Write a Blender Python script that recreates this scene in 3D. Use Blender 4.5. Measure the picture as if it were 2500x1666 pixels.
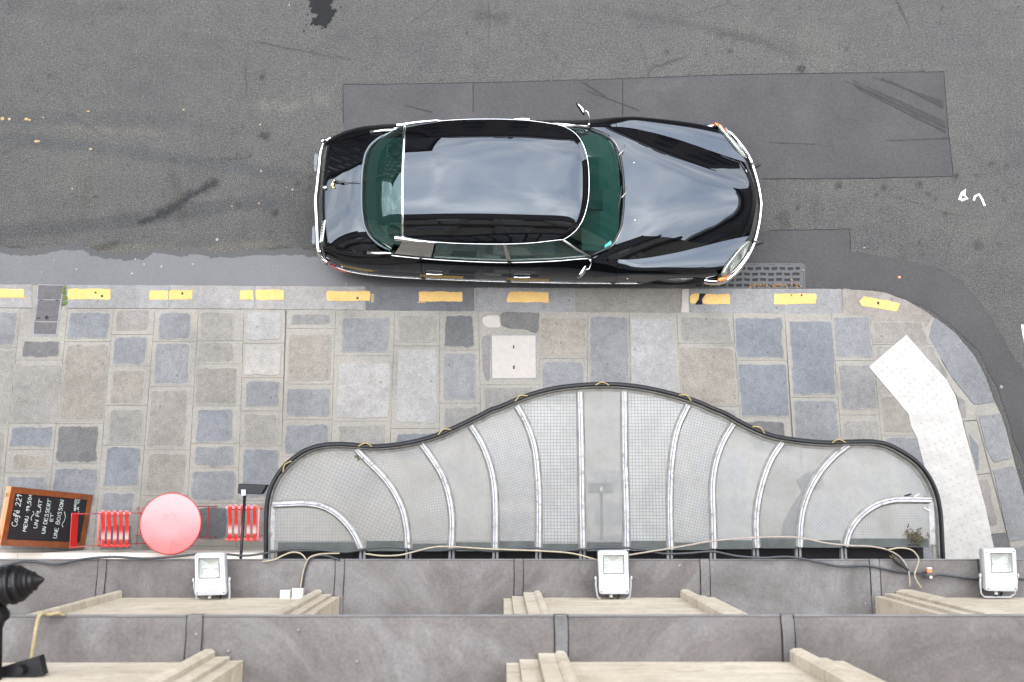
import bpy, math, random
import numpy as np
from mathutils import Vector, Matrix

random.seed(7); np.random.seed(7)
sc = bpy.context.scene
C = sc.collection
for o in list(bpy.data.objects): bpy.data.objects.remove(o)

# ------------------------------------------------------------------ camera
PW, PH = 2500.0, 1666.0            # size of the photograph the plan was measured in
FPX, XN, YN, HC = 2560.0, 1218.0, 1200.0, 11.58   # focal length, foot point, camera height
_dn = np.array([XN - PW / 2, -(YN - PH / 2), -FPX]); _dn /= np.linalg.norm(_dn)
_Z = -_dn
_X = np.array([1, -0.001, 0.0]); _X -= _X @ _Z * _Z; _X /= np.linalg.norm(_X)
_Y = np.cross(_Z, _X)
RW = np.stack([_X, _Y, _Z])
def P(x, y, z):
    """plan measurement: photo position + known height -> metres in the street"""
    d = RW @ np.array([x - PW / 2, -(y - PH / 2), -FPX]); t = (z - HC) / d[2]
    return (d[0] * t, d[1] * t, z)
cam = bpy.data.objects.new('camera', bpy.data.cameras.new('camera')); C.objects.link(cam)
M4 = Matrix.Identity(4)
for i in range(3):
    for j in range(3): M4[i][j] = RW[i][j]
M4[2][3] = HC
cam.matrix_world = M4
cam.data.sensor_width = 36.0; cam.data.lens = FPX / PW * 36.0
cam.data.clip_start = 0.05; cam.data.clip_end = 600
cam.data.dof.use_dof = True; cam.data.dof.focus_distance = 10.6; cam.data.dof.aperture_fstop = 2.8
sc.camera = cam

# ------------------------------------------------------------------ sky, sun, exposure
SUN_EL, SUN_AZ = math.radians(58), math.radians(25)
w = bpy.data.worlds.new('World'); sc.world = w; w.use_nodes = True
nt = w.node_tree; nt.nodes.clear()
def wn(t, **k):
    n = nt.nodes.new(t)
    for a, b in k.items(): setattr(n, a, b)
    return n
L = nt.links.new
out = wn('ShaderNodeOutputWorld'); bg = wn('ShaderNodeBackground'); bg.inputs[1].default_value = 0.15
sky = wn('ShaderNodeTexSky', sky_type='NISHITA', sun_disc=False, sun_elevation=SUN_EL, sun_rotation=SUN_AZ)
tc = wn('ShaderNodeTexCoord'); sep = wn('ShaderNodeSeparateXYZ'); L(tc.outputs['Generated'], sep.inputs[0])
zc = wn('ShaderNodeMath', operation='MAXIMUM'); L(sep.outputs[2], zc.inputs[0]); zc.inputs[1].default_value = 0.12
dv = wn('ShaderNodeVectorMath', operation='DIVIDE'); cb = wn('ShaderNodeCombineXYZ')
for i in range(3): L(zc.outputs[0], cb.inputs[i])
L(tc.outputs['Generated'], dv.inputs[0]); L(cb.outputs[0], dv.inputs[1])
nz = wn('ShaderNodeTexNoise'); nz.inputs['Scale'].default_value = 2.3; nz.inputs['Detail'].default_value = 5; nz.inputs['Roughness'].default_value = 0.48
nz.inputs['Distortion'].default_value = 0.35
L(dv.outputs[0], nz.inputs['Vector'])
cr = wn('ShaderNodeValToRGB')
e = cr.color_ramp.elements
e[0].position = 0.30; e[0].color = (0.46, 0.53, 0.66, 1)
e[1].position = 0.72; e[1].color = (1.34, 1.30, 1.25, 1)
m_ = e.new(0.52); m_.color = (0.78, 0.80, 0.85, 1)
L(nz.outputs[0], cr.inputs[0])
# overcast luminance: zenith three times the horizon
g1 = wn('ShaderNodeMath', operation='MULTIPLY_ADD'); L(zc.outputs[0], g1.inputs[0]); g1.inputs[1].default_value = 13.0; g1.inputs[2].default_value = 4.5
sc1 = wn('ShaderNodeVectorMath', operation='SCALE'); L(cr.outputs[0], sc1.inputs[0]); L(g1.outputs[0], sc1.inputs['Scale'])
mx = wn('ShaderNodeMix', data_type='RGBA'); mx.inputs[0].default_value = 0.92
L(sky.outputs[0], mx.inputs[6]); L(sc1.outputs[0], mx.inputs[7]); L(mx.outputs[2], bg.inputs[0]); L(bg.outputs[0], out.inputs[0])

sl = bpy.data.lights.new('sun', 'SUN'); sl.energy = 0.55; sl.angle = math.radians(150); sl.color = (1.0, 0.96, 0.9)
so = bpy.data.objects.new('sun', sl); C.objects.link(so)
sdir = Vector((math.sin(SUN_AZ) * math.cos(SUN_EL), math.cos(SUN_AZ) * math.cos(SUN_EL), math.sin(SUN_EL)))
so.rotation_euler = sdir.to_track_quat('Z', 'Y').to_euler(); so.location = (0, 0, 40)
sc.view_settings.view_transform = 'Standard'; sc.view_settings.look = 'None'
sc.view_settings.exposure = 2.33; sc.view_settings.gamma = 1.0; sc.view_settings.use_curve_mapping = False
sc.render.engine = 'CYCLES'

# ------------------------------------------------------------------ helpers
def tag(o, label=None, cat=None, group=None, kind=None):
    if label: o['label'] = label
    if cat: o['category'] = cat
    if group: o['group'] = group
    if kind: o['kind'] = kind
    return o
def empty(name, loc=(0, 0, 0), rz=0.0):
    o = bpy.data.objects.new(name, None); C.objects.link(o); o.location = loc; o.rotation_euler = (0, 0, rz)
    o.empty_display_size = 0.1
    return o
def add(name, verts, faces, mat, parent=None, smooth=False, loc=None, sharp=None, midx=None):
    me = bpy.data.meshes.new(name)
    vs = [tuple(map(float, v)) for v in verts]
    if loc is not None: vs = [(a - loc[0], b - loc[1], c - loc[2]) for a, b, c in vs]
    me.from_pydata(vs, [], [tuple(map(int, f)) for f in faces])
    mats = mat if isinstance(mat, (list, tuple)) else [mat]
    for m in mats: me.materials.append(m)
    if midx: me.polygons.foreach_set('material_index', midx)
    if smooth:
        me.polygons.foreach_set('use_smooth', [True] * len(me.polygons))
        if sharp: me.set_sharp_from_angle(angle=math.radians(sharp))
    me.update()
    o = bpy.data.objects.new(name, me); C.objects.link(o)
    if loc is not None: o.location = loc
    if parent: o.parent = parent
    return o
class MB:
    def __init__(s): s.v = []; s.f = []
    def put(s, v, f):
        n = len(s.v); s.v += [tuple(x) for x in v]; s.f += [tuple(i + n for i in q) for q in f]; return s
    def box(s, a, b):
        x0, y0, z0 = a; x1, y1, z1 = b
        return s.put([(x0,y0,z0),(x1,y0,z0),(x1,y1,z0),(x0,y1,z0),(x0,y0,z1),(x1,y0,z1),(x1,y1,z1),(x0,y1,z1)],
                     [(0,3,2,1),(4,5,6,7),(0,1,5,4),(1,2,6,5),(2,3,7,6),(3,0,4,7)])
    def obox(s, c, ax, ay, az):
        """box from centre and three half-axis vectors"""
        c, ax, ay, az = (Vector(q) for q in (c, ax, ay, az))
        v = [c + i * ax + j * ay + k * az for k in (-1, 1) for i, j in ((-1,-1),(1,-1),(1,1),(-1,1))]
        return s.put(v, [(0,3,2,1),(4,5,6,7),(0,1,5,4),(1,2,6,5),(2,3,7,6),(3,0,4,7)])
    def prism(s, poly, z0, z1, cham=0.0):
        n = len(poly)
        if cham > 0:
            c = np.mean(np.array(poly), 0)
            d = max(np.linalg.norm(np.array(poly) - c, axis=1).mean(), 1e-6); k = 1 - cham / d
            v = [(x, y, z0) for x, y in poly] + [(x, y, z1 - cham * .6) for x, y in poly] + [(c[0] + (x - c[0]) * k, c[1] + (y - c[1]) * k, z1) for x, y in poly]
            f = [tuple(range(2 * n, 3 * n))]
            for l in (0, 1): f += [(l*n+i, l*n+(i+1) % n, (l+1)*n+(i+1) % n, (l+1)*n+i) for i in range(n)]
        else:
            v = [(x, y, z0) for x, y in poly] + [(x, y, z1) for x, y in poly]
            f = [tuple(range(n, 2 * n)), tuple(range(n - 1, -1, -1))] + [(i, (i+1) % n, n+(i+1) % n, n+i) for i in range(n)]
        return s.put(v, f)
    def tube(s, pts, r, n=8, closed=False, rr=None, flat=None):
        """tube along pts; r radius or list; flat=(a,b) elliptical radii (side, up)"""
        pts = [Vector(p) for p in pts]; m = len(pts); vs = []; fs = []
        for i, p in enumerate(pts):
            a = pts[(i - 1) % m] if (closed or i > 0) else p
            b = pts[(i + 1) % m] if (closed or i < m - 1) else p
            t = (b - a).normalized()
            up = Vector((0, 0, 1)) if abs(t.z) < 0.95 else Vector((0, 1, 0))
            sd = t.cross(up).normalized(); u2 = sd.cross(t).normalized()
            ri = r[i] if isinstance(r, (list, tuple)) else r
            ra, rb = flat if flat else (ri, ri)
            if flat and isinstance(r, (list, tuple)): ra *= ri; rb *= ri
            for k in range(n):
                an = 2 * math.pi * k / n
                vs.append(p + sd * (ra * math.cos(an)) + u2 * (rb * math.sin(an)))
        rings = m if closed else m - 1
        for i in range(rings):
            j = (i + 1) % m
            for k in range(n):
                fs.append((i*n+k, i*n+(k+1) % n, j*n+(k+1) % n, j*n+k))
        if not closed:
            fs.append(tuple(range(n - 1, -1, -1))); fs.append(tuple((m-1)*n + k for k in range(n)))
        return s.put(vs, [f[::-1] for f in fs])
    def lathe(s, base, axis, prof, n=20, xdir=None):
        """prof: list of (distance along axis, radius)"""
        base = Vector(base); ax = Vector(axis).normalized()
        x = Vector(xdir) if xdir else (Vector((0, 0, 1)) if abs(ax.z) < .9 else Vector((1, 0, 0)))
        x = (x - ax * x.dot(ax)).normalized(); y = ax.cross(x); vs = []; fs = []
        for d, r in prof:
            for k in range(n):
                an = 2 * math.pi * k / n
                vs.append(base + ax * d + x * (r * math.cos(an)) + y * (r * math.sin(an)))
        for i in range(len(prof) - 1):
            for k in range(n): fs.append((i*n+k, i*n+(k+1) % n, (i+1)*n+(k+1) % n, (i+1)*n+k))
        fs.append(tuple(range(n - 1, -1, -1))); fs.append(tuple((len(prof)-1)*n + k for k in range(n)))
        return s.put(vs, fs)
    def build(s, name, mat, parent=None, smooth=False, loc=None, sharp=None):
        return add(name, s.v, s.f, mat, parent, smooth, loc, sharp)
def ip(x, xs, ys):
    """smooth curve through (xs, ys)"""
    x = np.asarray(x, float); xs = np.asarray(xs, float); ys = np.asarray(ys, float)
    h = np.diff(xs); d = np.diff(ys) / h
    m = np.empty_like(ys); m[0] = d[0]; m[-1] = d[-1]
    m[1:-1] = (d[:-1] * h[1:] + d[1:] * h[:-1]) / (h[:-1] + h[1:])
    i = np.clip(np.searchsorted(xs, x) - 1, 0, len(h) - 1); t = np.clip((x - xs[i]) / h[i], -0.5, 1.5)
    t2 = t * t; t3 = t2 * t
    return (2*t3-3*t2+1)*ys[i] + (t3-2*t2+t)*h[i]*m[i] + (-2*t3+3*t2)*ys[i+1] + (t3-t2)*h[i]*m[i+1]
def smooth_path(pts, n):
    a = np.array(pts, float); d = np.r_[0, np.cumsum(np.linalg.norm(np.diff(a, axis=0), axis=1))]
    t = np.linspace(0, d[-1], n)
    return np.stack([ip(t, d, a[:, k]) for k in range(a.shape[1])], 1)
def sst(a, b, x): t = np.clip((x - a) / (b - a), 0, 1); return t * t * (3 - 2 * t)
_perm = np.random.RandomState(3).rand(4096)
def vnoise(x, y, s, seed=0):
    x = np.asarray(x, float) * s + seed * 17.3; y = np.asarray(y, float) * s + seed * 9.7
    xi = np.floor(x).astype(int); yi = np.floor(y).astype(int); fx = x - xi; fy = y - yi
    fx = fx*fx*(3-2*fx); fy = fy*fy*(3-2*fy)
    h = lambda a, b: _perm[(a * 73 + b * 991 + seed * 131) % 4096]
    return (h(xi,yi)*(1-fx)+h(xi+1,yi)*fx)*(1-fy) + (h(xi,yi+1)*(1-fx)+h(xi+1,yi+1)*fx)*fy
def fbm(x, y, s, o=4, seed=0):
    r = 0; a = .5
    for k in range(o): r = r + a * vnoise(x, y, s * 2**k, seed + k); a *= .5
    return r / (1 - .5**o)
def ragged(poly, step, amp, rnd, rad=0.0, fq=9, oc_=2):
    """polygon (world xy) -> rounded, uneven outline"""
    p = [np.array(q, float)[:2] for q in poly]
    if rad > 0:
        q = []
        n = len(p)
        for i in range(n):
            a, b, c = p[i-1], p[i], p[(i+1) % n]
            r1 = min(rad * rnd.uniform(.3, 1.5), .45 * np.linalg.norm(a-b)); r2 = min(rad * rnd.uniform(.3, 1.5), .45 * np.linalg.norm(c-b))
            pa = b + (a-b)/np.linalg.norm(a-b)*r1; pc = b + (c-b)/np.linalg.norm(c-b)*r2
            q += [pa, .25*pa+.5*b+.25*pc, pc]
        p = q
    o = []; n = len(p); sd = rnd.randint(0, 999)
    for i in range(n):
        a, b = p[i], p[(i+1) % n]; d = b - a; ln = np.linalg.norm(d)
        if ln < 1e-6: continue
        nn = np.array([-d[1], d[0]]) / ln; k = max(1, int(ln / step))
        for j in range(k):
            c = a + d * j / k
            e_ = (fbm(c[0], c[1], fq, oc_, sd) - .5) * 2.2 * amp + rnd.uniform(-.35, .35) * amp
            o.append(tuple(c + nn * e_))
    return o
def signed(poly):
    a = np.array(poly); x, y = a[:, 0], a[:, 1]
    return poly if (x * np.roll(y, -1) - np.roll(x, -1) * y).sum() > 0 else poly[::-1]
def surf(fn, us, vs, flip=False, closed_v=False):
    V = [tuple(fn(a, b)) for a in us for b in vs]; nv = len(vs); F = []
    for i in range(len(us) - 1):
        for j in range(nv - 1):
            q = (i*nv+j, i*nv+j+1, (i+1)*nv+j+1, (i+1)*nv+j); F.append(q[::-1] if flip else q)
    return V, F

# ------------------------------------------------------------------ materials
class N:
    def __init__(s, name):
        s.m = bpy.data.materials.new(name); s.m.use_nodes = True; s.t = s.m.node_tree
        s.b = s.t.nodes['Principled BSDF']; s.o = s.t.nodes['Material Output']
        s.pos = s.n('ShaderNodeNewGeometry').outputs['Position']
    def n(s, t, **k):
        x = s.t.nodes.new(t)
        for a, b in k.items(): setattr(x, a, b)
        return x
    def l(s, a, b): s.t.links.new(a, b)
    def noise(s, scale, detail=3, rough=.55, dist=0, vec=None, out='Fac'):
        x = s.n('ShaderNodeTexNoise'); x.inputs['Scale'].default_value = scale; x.inputs['Detail'].default_value = detail
        x.inputs['Roughness'].default_value = rough; x.inputs['Distortion'].default_value = dist
        s.l(vec or s.pos, x.inputs['Vector']); return x.outputs[out]
    def ramp(s, fac, stops):
        x = s.n('ShaderNodeValToRGB'); el = x.color_ramp.elements
        while len(el) < len(stops): el.new(.5)
        for e_, (p, c) in zip(el, stops):
            e_.position = p; e_.color = (c, c, c, 1) if isinstance(c, (int, float)) else (*c, 1)
        s.l(fac, x.inputs[0]); return x.outputs[0]
    def mix(s, fac, a, b, mode='MIX'):
        x = s.n('ShaderNodeMix', data_type='RGBA', blend_type=mode)
        for v, i in ((fac, 0), (a, 6), (b, 7)):
            if hasattr(v, 'links'): s.l(v, x.inputs[i])
            elif i == 0: x.inputs[0].default_value = v
            else: x.inputs[i].default_value = (*v, 1) if len(v) == 3 else v
        return x.outputs[2]
    def math(s, op, a, b=None, clamp=False):
        x = s.n('ShaderNodeMath', operation=op, use_clamp=clamp)
        for v, i in ((a, 0), (b, 1)):
            if v is None: continue
            if hasattr(v, 'links'): s.l(v, x.inputs[i])
            else: x.inputs[i].default_value = v
        return x.outputs[0]
    def bump(s, h, strength, dist=.01):
        x = s.n('ShaderNodeBump'); x.inputs['Strength'].default_value = strength; x.inputs['Distance'].default_value = dist
        s.l(h, x.inputs['Height']); s.l(x.outputs[0], s.b.inputs['Normal']); return x.outputs[0]
    def set(s, **k):
        nm = dict(col='Base Color', rough='Roughness', metal='Metallic', ior='IOR', coat='Coat Weight', coatr='Coat Roughness', trans='Transmission Weight', spec='Specular IOR Level', alpha='Alpha')
        for a, v in k.items():
            i = s.b.inputs[nm[a]]
            if hasattr(v, 'links'): s.l(v, i)
            elif a == 'col': i.default_value = (*v, 1)
            else: i.default_value = v
        return s
def simple(name, col, rough=.5, metal=0.0, var=0.0, vscale=8, **k):
    m = N(name)
    if var > 0:
        f = m.noise(vscale, 4)
        c = m.ramp(f, [(.3, tuple(x * (1 - var) for x in col)), (.7, tuple(min(1, x * (1 + var)) for x in col))])
        m.set(col=c)
        m.set(rough=m.ramp(f, [(.3, max(.02, rough * .8)), (.7, min(1, rough * 1.2))]))
    else: m.set(col=col, rough=rough)
    m.set(metal=metal, **k)
    return m.m
MT = {}
def stone(name, col, dark=.70, light=1.28, sc_=85):
    m = N(name)
    sp = m.noise(sc_, 3, .7); big = m.noise(2.2, 4, .6); mid = m.noise(14, 3, .6)
    c = m.ramp(sp, [(.30, tuple(x * dark for x in col)), (.47, col), (.70, tuple(min(.9, x * light) for x in col))])
    oi = m.n('ShaderNodeObjectInfo')
    tint = m.ramp(oi.outputs['Random'], [(0, (.86, .88, .92)), (.5, (1.0, .99, .98)), (1, (1.10, 1.06, 1.02))])
    c = m.mix(1.0, c, tint, 'MULTIPLY')
    c = m.mix(1.0, c, m.ramp(big, [(.3, .84), (.7, 1.12)]), 'MULTIPLY')
    c = m.mix(1.0, c, m.ramp(mid, [(.25, .86), (.6, 1.06)]), 'MULTIPLY')
    gum = m.n('ShaderNodeTexVoronoi'); gum.inputs['Scale'].default_value = 5.2; m.l(m.pos, gum.inputs['Vector'])
    gm = m.math('GREATER_THAN', m.math('ADD', gum.outputs['Distance'], m.math('MULTIPLY', m.noise(60, 2), .05)), .092)
    c = m.mix(m.math('MULTIPLY', m.math('SUBTRACT', 1.0, gm), .55), c, (.035, .035, .036))
    # cement smeared over the rim of the stone
    ed = m.n('ShaderNodeAttribute', attribute_name='edge').outputs['Fac']
    sm = m.ramp(m.math('ADD', ed, m.math('MULTIPLY', m.math('SUBTRACT', m.noise(11, 5, .65), .5), 1.6)), [(.62, 0.0), (.95, .85)])
    c = m.mix(sm, c, (.165, .154, .136))
    m.set(col=c, rough=.85, spec=.2); m.bump(m.math('ADD', sp, m.math('MULTIPLY', mid, .6)), .35, .004)
    return m.m
MT['stone_blue'] = stone('stone_blue', (.101, .1035, .1070)); MT['stone_grey'] = stone('stone_grey', (.122, .117, .108))
MT['stone_brown'] = stone('stone_brown', (.122, .113, .099)); MT['stone_pink'] = stone('stone_pink', (.128, .117, .106))
MT['stone_light'] = stone('stone_light', (.172, .167, .156)); MT['stone_dark'] = stone('stone_dark', (.070, .069, .068))
MT['kerb_grey'] = stone('kerb_grey', (.138, .135, .130), sc_=85); MT['kerb_dark'] = stone('kerb_dark', (.080, .080, .080), sc_=85)
def mortar(name, col):
    m = N(name)
    b = m.noise(1.1, 5, .65); s = m.noise(45, 3, .6)
    c = m.ramp(b, [(.28, tuple(x * .70 for x in col)), (.48, col), (.75, tuple(x * 1.14 for x in col))])
    c = m.mix(1.0, c, m.ramp(s, [(.25, .78), (.7, 1.08)]), 'MULTIPLY')
    c = m.mix(m.math('MULTIPLY', m.ramp(m.noise(.8, 5, .65, .6), [(.52, 0.0), (.66, 1.0)]), .30), c, (.20, .175, .14))
    m.set(col=c, rough=.85, spec=.3); m.bump(s, .2, .003); return m.m
MT['mortar'] = mortar('mortar', (.158, .147, .129)); MT['joint'] = simple('joint', (.075, .07, .062), .9)
# asphalt with its wear map (computed for the mesh below)
m = N('asphalt')
a1 = m.noise(95, 3, .75); a2 = m.noise(32, 3, .6); a3 = m.noise(.9, 4, .6); a4 = m.noise(6, 4, .62)
base = m.ramp(a1, [(.32, (.015, .0148, .0140)), (.46, (.036, .0355, .0336)), (.58, (.060, .0590, .0560)), (.70, (.155, .151, .142))])
base = m.mix(1.0, base, m.ramp(a2, [(.3, .78), (.7, 1.16)]), 'MULTIPLY')
base = m.mix(1.0, base, m.ramp(a3, [(.3, (.88, .88, .90)), (.7, (1.10, 1.09, 1.05))]), 'MULTIPLY')
base = m.mix(1.0, base, m.ramp(a4, [(.3, .90), (.7, 1.08)]), 'MULTIPLY')
at = m.n('ShaderNodeAttribute', attribute_name='wear')
grit = m.ramp(m.noise(48, 4, .7), [(.34, .45), (.56, 1.0)])
base = m.mix(1.0, base, m.mix(grit, (1, 1, 1), at.outputs['Color']), 'MULTIPLY')
crk = m.n('ShaderNodeTexVoronoi', feature='DISTANCE_TO_EDGE'); crk.inputs['Scale'].default_value = .55; m.l(m.mix(.10, m.pos, m.noise(2.2, 5, .6, 0, None, 'Color')), crk.inputs['Vector'])
cm = m.math('MULTIPLY', m.ramp(crk.outputs['Distance'], [(.0, 1.0), (.006, 0.0)]), m.ramp(m.noise(.7, 3), [(.50, 0.0), (.60, .55)]))
base = m.mix(cm, base, (.012, .012, .012))
m.set(col=base, rough=.85, spec=.18); m.bump(m.math('ADD', a1, m.math('MULTIPLY', a2, .5)), .55, .008); MT['asphalt'] = m.m
def tarmac(name, col, rough, spk=.2, spec=.18):
    m = N(name)
    a = m.noise(95, 3, .7); b = m.noise(1.6, 5, .6); c_ = m.noise(22, 3, .6)
    c = m.ramp(a, [(.32, tuple(x * .72 for x in col)), (.5, col), (.66, tuple(x * 1.18 for x in col)), (.78, tuple(x * 1 + spk * .5 for x in col))])
    c = m.mix(1.0, c, m.ramp(b, [(.28, .80), (.72, 1.14)]), 'MULTIPLY')
    c = m.mix(1.0, c, m.ramp(c_, [(.3, .93), (.7, 1.05)]), 'MULTIPLY')
    m.set(col=c, rough=rough, spec=spec); m.bump(a, .22, .004); return m.m
MT['patch'] = tarmac('patch', (.0315, .0302, .0310), .68); MT['patch_b'] = tarmac('patch_b', (.0345, .0332, .0338), .68)
MT['gutter'] = tarmac('gutter', (.029, .0293, .0304), .36, .25, .40); MT['band'] = tarmac('band', (.0305, .0288, .0288), .62)
MT['wet_edge'] = tarmac('wet_edge', (.020, .0195, .0195), .5, .05, .3)
MT['seam'] = simple('seam', (.019, .0185, .0185), .85, var=.3, vscale=30, spec=.1)
MT['tar'] = simple('tar', (.009, .009, .0095), .8, var=.4, vscale=30, spec=.1); MT['stain'] = simple('stain', (.025, .025, .025), .8, var=.3, vscale=30, spec=.1)
MT['sand'] = tarmac('sand', (.09, .085, .075), .85)
m = N('yellow_paint')
n1 = m.noise(4, 4); n2 = m.noise(60, 3)
c = m.ramp(n1, [(.3, (.31, .182, .034)), (.7, (.375, .243, .066))]); c = m.mix(1.0, c, m.ramp(n2, [(.25, .78), (.5, 1.0)]), 'MULTIPLY')
m.set(col=c, rough=.6); MT['yellow'] = m.m
MT['yellow_worn'] = simple('yellow_worn', (.20, .135, .055), .8, var=.3, vscale=40)
MT['white_mark'] = simple('white_mark', (.33, .33, .32), .7, var=.12, vscale=40)
MT['tactile'] = simple('tactile', (.258, .249, .232), .85, var=.12, vscale=7, spec=.2)
MT['cover_stone'] = simple('cover_stone', (.225, .205, .185), .8, var=.10, vscale=18)
MT['iron'] = simple('iron', (.060, .055, .056), .6, .0, .3, 20, spec=.3); MT['iron_frame'] = simple('iron_frame', (.125, .122, .125), .7, .0, .2, 14, spec=.2)
MT['grate'] = simple('grate', (.040, .040, .041), .6, .0, .3, 12, spec=.3)
MT['black'] = simple('black', (.008, .008, .008), .9); MT['moss'] = simple('moss', (.055, .075, .02), .95, var=.4, vscale=60)
MT['leaf'] = simple('leaf', (.12, .075, .04), .8, var=.5, vscale=30)
# facade
m = N('limestone')
b1 = m.noise(2.2, 5, .6, .4); mp = m.n('ShaderNodeMapping'); mp.inputs['Scale'].default_value = (.8, 3, 6); m.l(m.pos, mp.inputs[0])
b2 = m.noise(2.0, 4, .6, .3, mp.outputs[0]); b3 = m.noise(50, 3)
c = m.ramp(b1, [(.3, (.34, .292, .222)), (.7, (.44, .392, .318))]); c = m.mix(1.0, c, m.ramp(b2, [(.3, .88), (.62, 1.05)]), 'MULTIPLY'); c = m.mix(1.0, c, m.ramp(b3, [(.25, .9), (.6, 1.03)]), 'MULTIPLY')
b4 = m.noise(6, 6, .7, .8); c = m.mix(m.ramp(b4, [(.52, 0.0), (.72, .55)]), c, (.17, .145, .105))
m.set(col=c, rough=.85, spec=.25); m.bump(m.math('ADD', b3, b4), .25, .006); MT['limestone'] = m.m
m = N('lead_sheet')
b1 = m.noise(1.1, 6, .70, .8); b2 = m.noise(5, 6, .7, .6); b3 = m.noise(60, 4, .7)
c = m.ramp(b1, [(.32, (.048, .042, .038)), (.50, (.086, .077, .071)), (.68, (.130, .123, .119))])
c = m.mix(1.0, c, m.ramp(b2, [(.26, .84), (.5, 1.0), (.75, 1.12)]), 'MULTIPLY'); c = m.mix(1.0, c, m.ramp(b3, [(.3, .82), (.68, 1.14)]), 'MULTIPLY')
oi = m.n('ShaderNodeObjectInfo'); c = m.mix(1.0, c, m.ramp(oi.outputs['Random'], [(0, (.86, .84, .83)), (.5, (1, 1, 1)), (1, (1.02, 1.08, 1.13))]), 'MULTIPLY')
vo = m.n('ShaderNodeTexVoronoi'); vo.inputs['Scale'].default_value = 4.0; m.l(m.pos, vo.inputs['Vector'])
sp = m.math('LESS_THAN', m.math('ADD', vo.outputs['Distance'], m.math('MULTIPLY', b3, .03)), .040)
c = m.mix(m.math('MULTIPLY', sp, .45), c, (.30, .30, .32))
m.set(col=c, rough=.7, metal=.0, spec=.3); m.bump(m.math('ADD', b2, m.math('MULTIPLY', b3, .4)), .18, .008); MT['lead'] = m.m
MT['lead_edge'] = simple('lead_edge', (.098, .096, .097), .7, .0, .22, 9, spec=.3)
MT['plinth'] = simple('plinth', (.46, .415, .36), .7, var=.05, vscale=4)
MT['window_glass'] = simple('window_glass', (.03, .035, .04), .08)
MT['zinc_roof'] = simple('zinc_roof', (.06, .064, .07), .5, .2, .15, 3)
MT['facade_a'] = simple('facade_a', (.10, .088, .072), .85, var=.12, vscale=1.0); MT['facade_b'] = simple('facade_b', (.06, .052, .045), .85, var=.12, vscale=1.0)
# canopy
m = N('flaked_white')
n1 = m.noise(26, 4, .65); n2 = m.noise(5, 4)
c = m.ramp(n1, [(.30, (.07, .066, .060)), (.43, (.24, .236, .228)), (.7, (.335, .33, .325))]); c = m.mix(1.0, c, m.ramp(n2, [(.3, .82), (.65, 1.04)]), 'MULTIPLY')
m.set(col=c, rough=.55); m.bump(n1, .25, .003); MT['flaked'] = m.m
MT['flaked_grey'] = simple('flaked_grey', (.13, .125, .112), .7, var=.35, vscale=14)
MT['black_metal'] = simple('black_metal', (.007, .0072, .0085), .45, var=.3, vscale=20, spec=.2); MT['brass'] = simple('brass', (.20, .145, .055), .35, .8)
MT['flashing'] = simple('flashing', (.040, .044, .041), .7, var=.4, vscale=9, spec=.3)
MT['dark_line'] = simple('dark_line', (.03, .03, .06), .6)
def wired_glass(name, pitch, ang, strength, tone=(1, 1, 1), clear=.33):
    m = N(name)
    mp = m.n('ShaderNodeMapping'); mp.inputs['Rotation'].default_value = (0, 0, ang); mp.inputs['Scale'].default_value = (1 / pitch,) * 3
    m.l(m.mix(.010, m.pos, m.noise(3.5, 3, .5, 0, None, 'Color')), mp.inputs[0]); sx = m.n('ShaderNodeSeparateXYZ'); m.l(mp.outputs[0], sx.inputs[0])
    def ln(i, w):
        f = m.math('FRACT', sx.outputs[i]); return m.math('ABSOLUTE', m.math('SUBTRACT', f, .5))
    lx, ly = ln(0, 0), ln(1, 0)
    cell = m.math('MAXIMUM', lx, ly)                       # 0 in the middle of a cell, .5 on the wires
    wire = m.ramp(cell, [(.36, 0.0), (.47, 1.0)])
    grime = m.noise(2.6, 5, .62, .5); g2 = m.noise(18, 4)
    dirt = m.ramp(grime, [(.34, 1.0), (.62, 0.0)])
    col = m.mix(wire, (.312, .313, .305), (.105, .106, .103))
    col = m.mix(strength, (.285, .286, .279), col)
    col = m.mix(1.0, col, tone, 'MULTIPLY')
    streak = m.noise(1.6, 6, .7, 1.2); col = m.mix(m.ramp(streak, [(.50, 0.0), (.68, .42)]), col, (.150, .138, .115))
    col = m.mix(m.math('MULTIPLY', dirt, .35), col, (.17, .16, .135))
    col = m.mix(1.0, col, m.ramp(g2, [(.3, .90), (.6, 1.03)]), 'MULTIPLY')
    m.set(col=col, rough=.35, ior=1.5, spec=.35); m.bump(cell, .55 * strength, .006)
    # milky, ribbed glass: part of the light passes through, part is scattered back
    m.set(trans=0.0)
    tr = m.n('ShaderNodeBsdfTranslucent'); m.l(m.mix(.5, col, (.8, .81, .80)), tr.inputs[0])
    rf = m.n('ShaderNodeBsdfRefraction'); rf.inputs[0].default_value = (.90, .91, .90, 1); rf.inputs['Roughness'].default_value = .22; rf.inputs['IOR'].default_value = 1.10
    a = m.n('ShaderNodeMixShader'); a.inputs[0].default_value = .30; m.l(m.b.outputs[0], a.inputs[1]); m.l(tr.outputs[0], a.inputs[2])
    b = m.n('ShaderNodeMixShader'); b.inputs[0].default_value = clear; m.l(a.outputs[0], b.inputs[1]); m.l(rf.outputs[0], b.inputs[2])
    m.l(b.outputs[0], m.o.inputs[0]); return m.m
g = N('clear_sheet'); tp = g.n('ShaderNodeBsdfTransparent'); g.l(tp.outputs[0], g.o.inputs[0]); MT['clear'] = g.m
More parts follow.
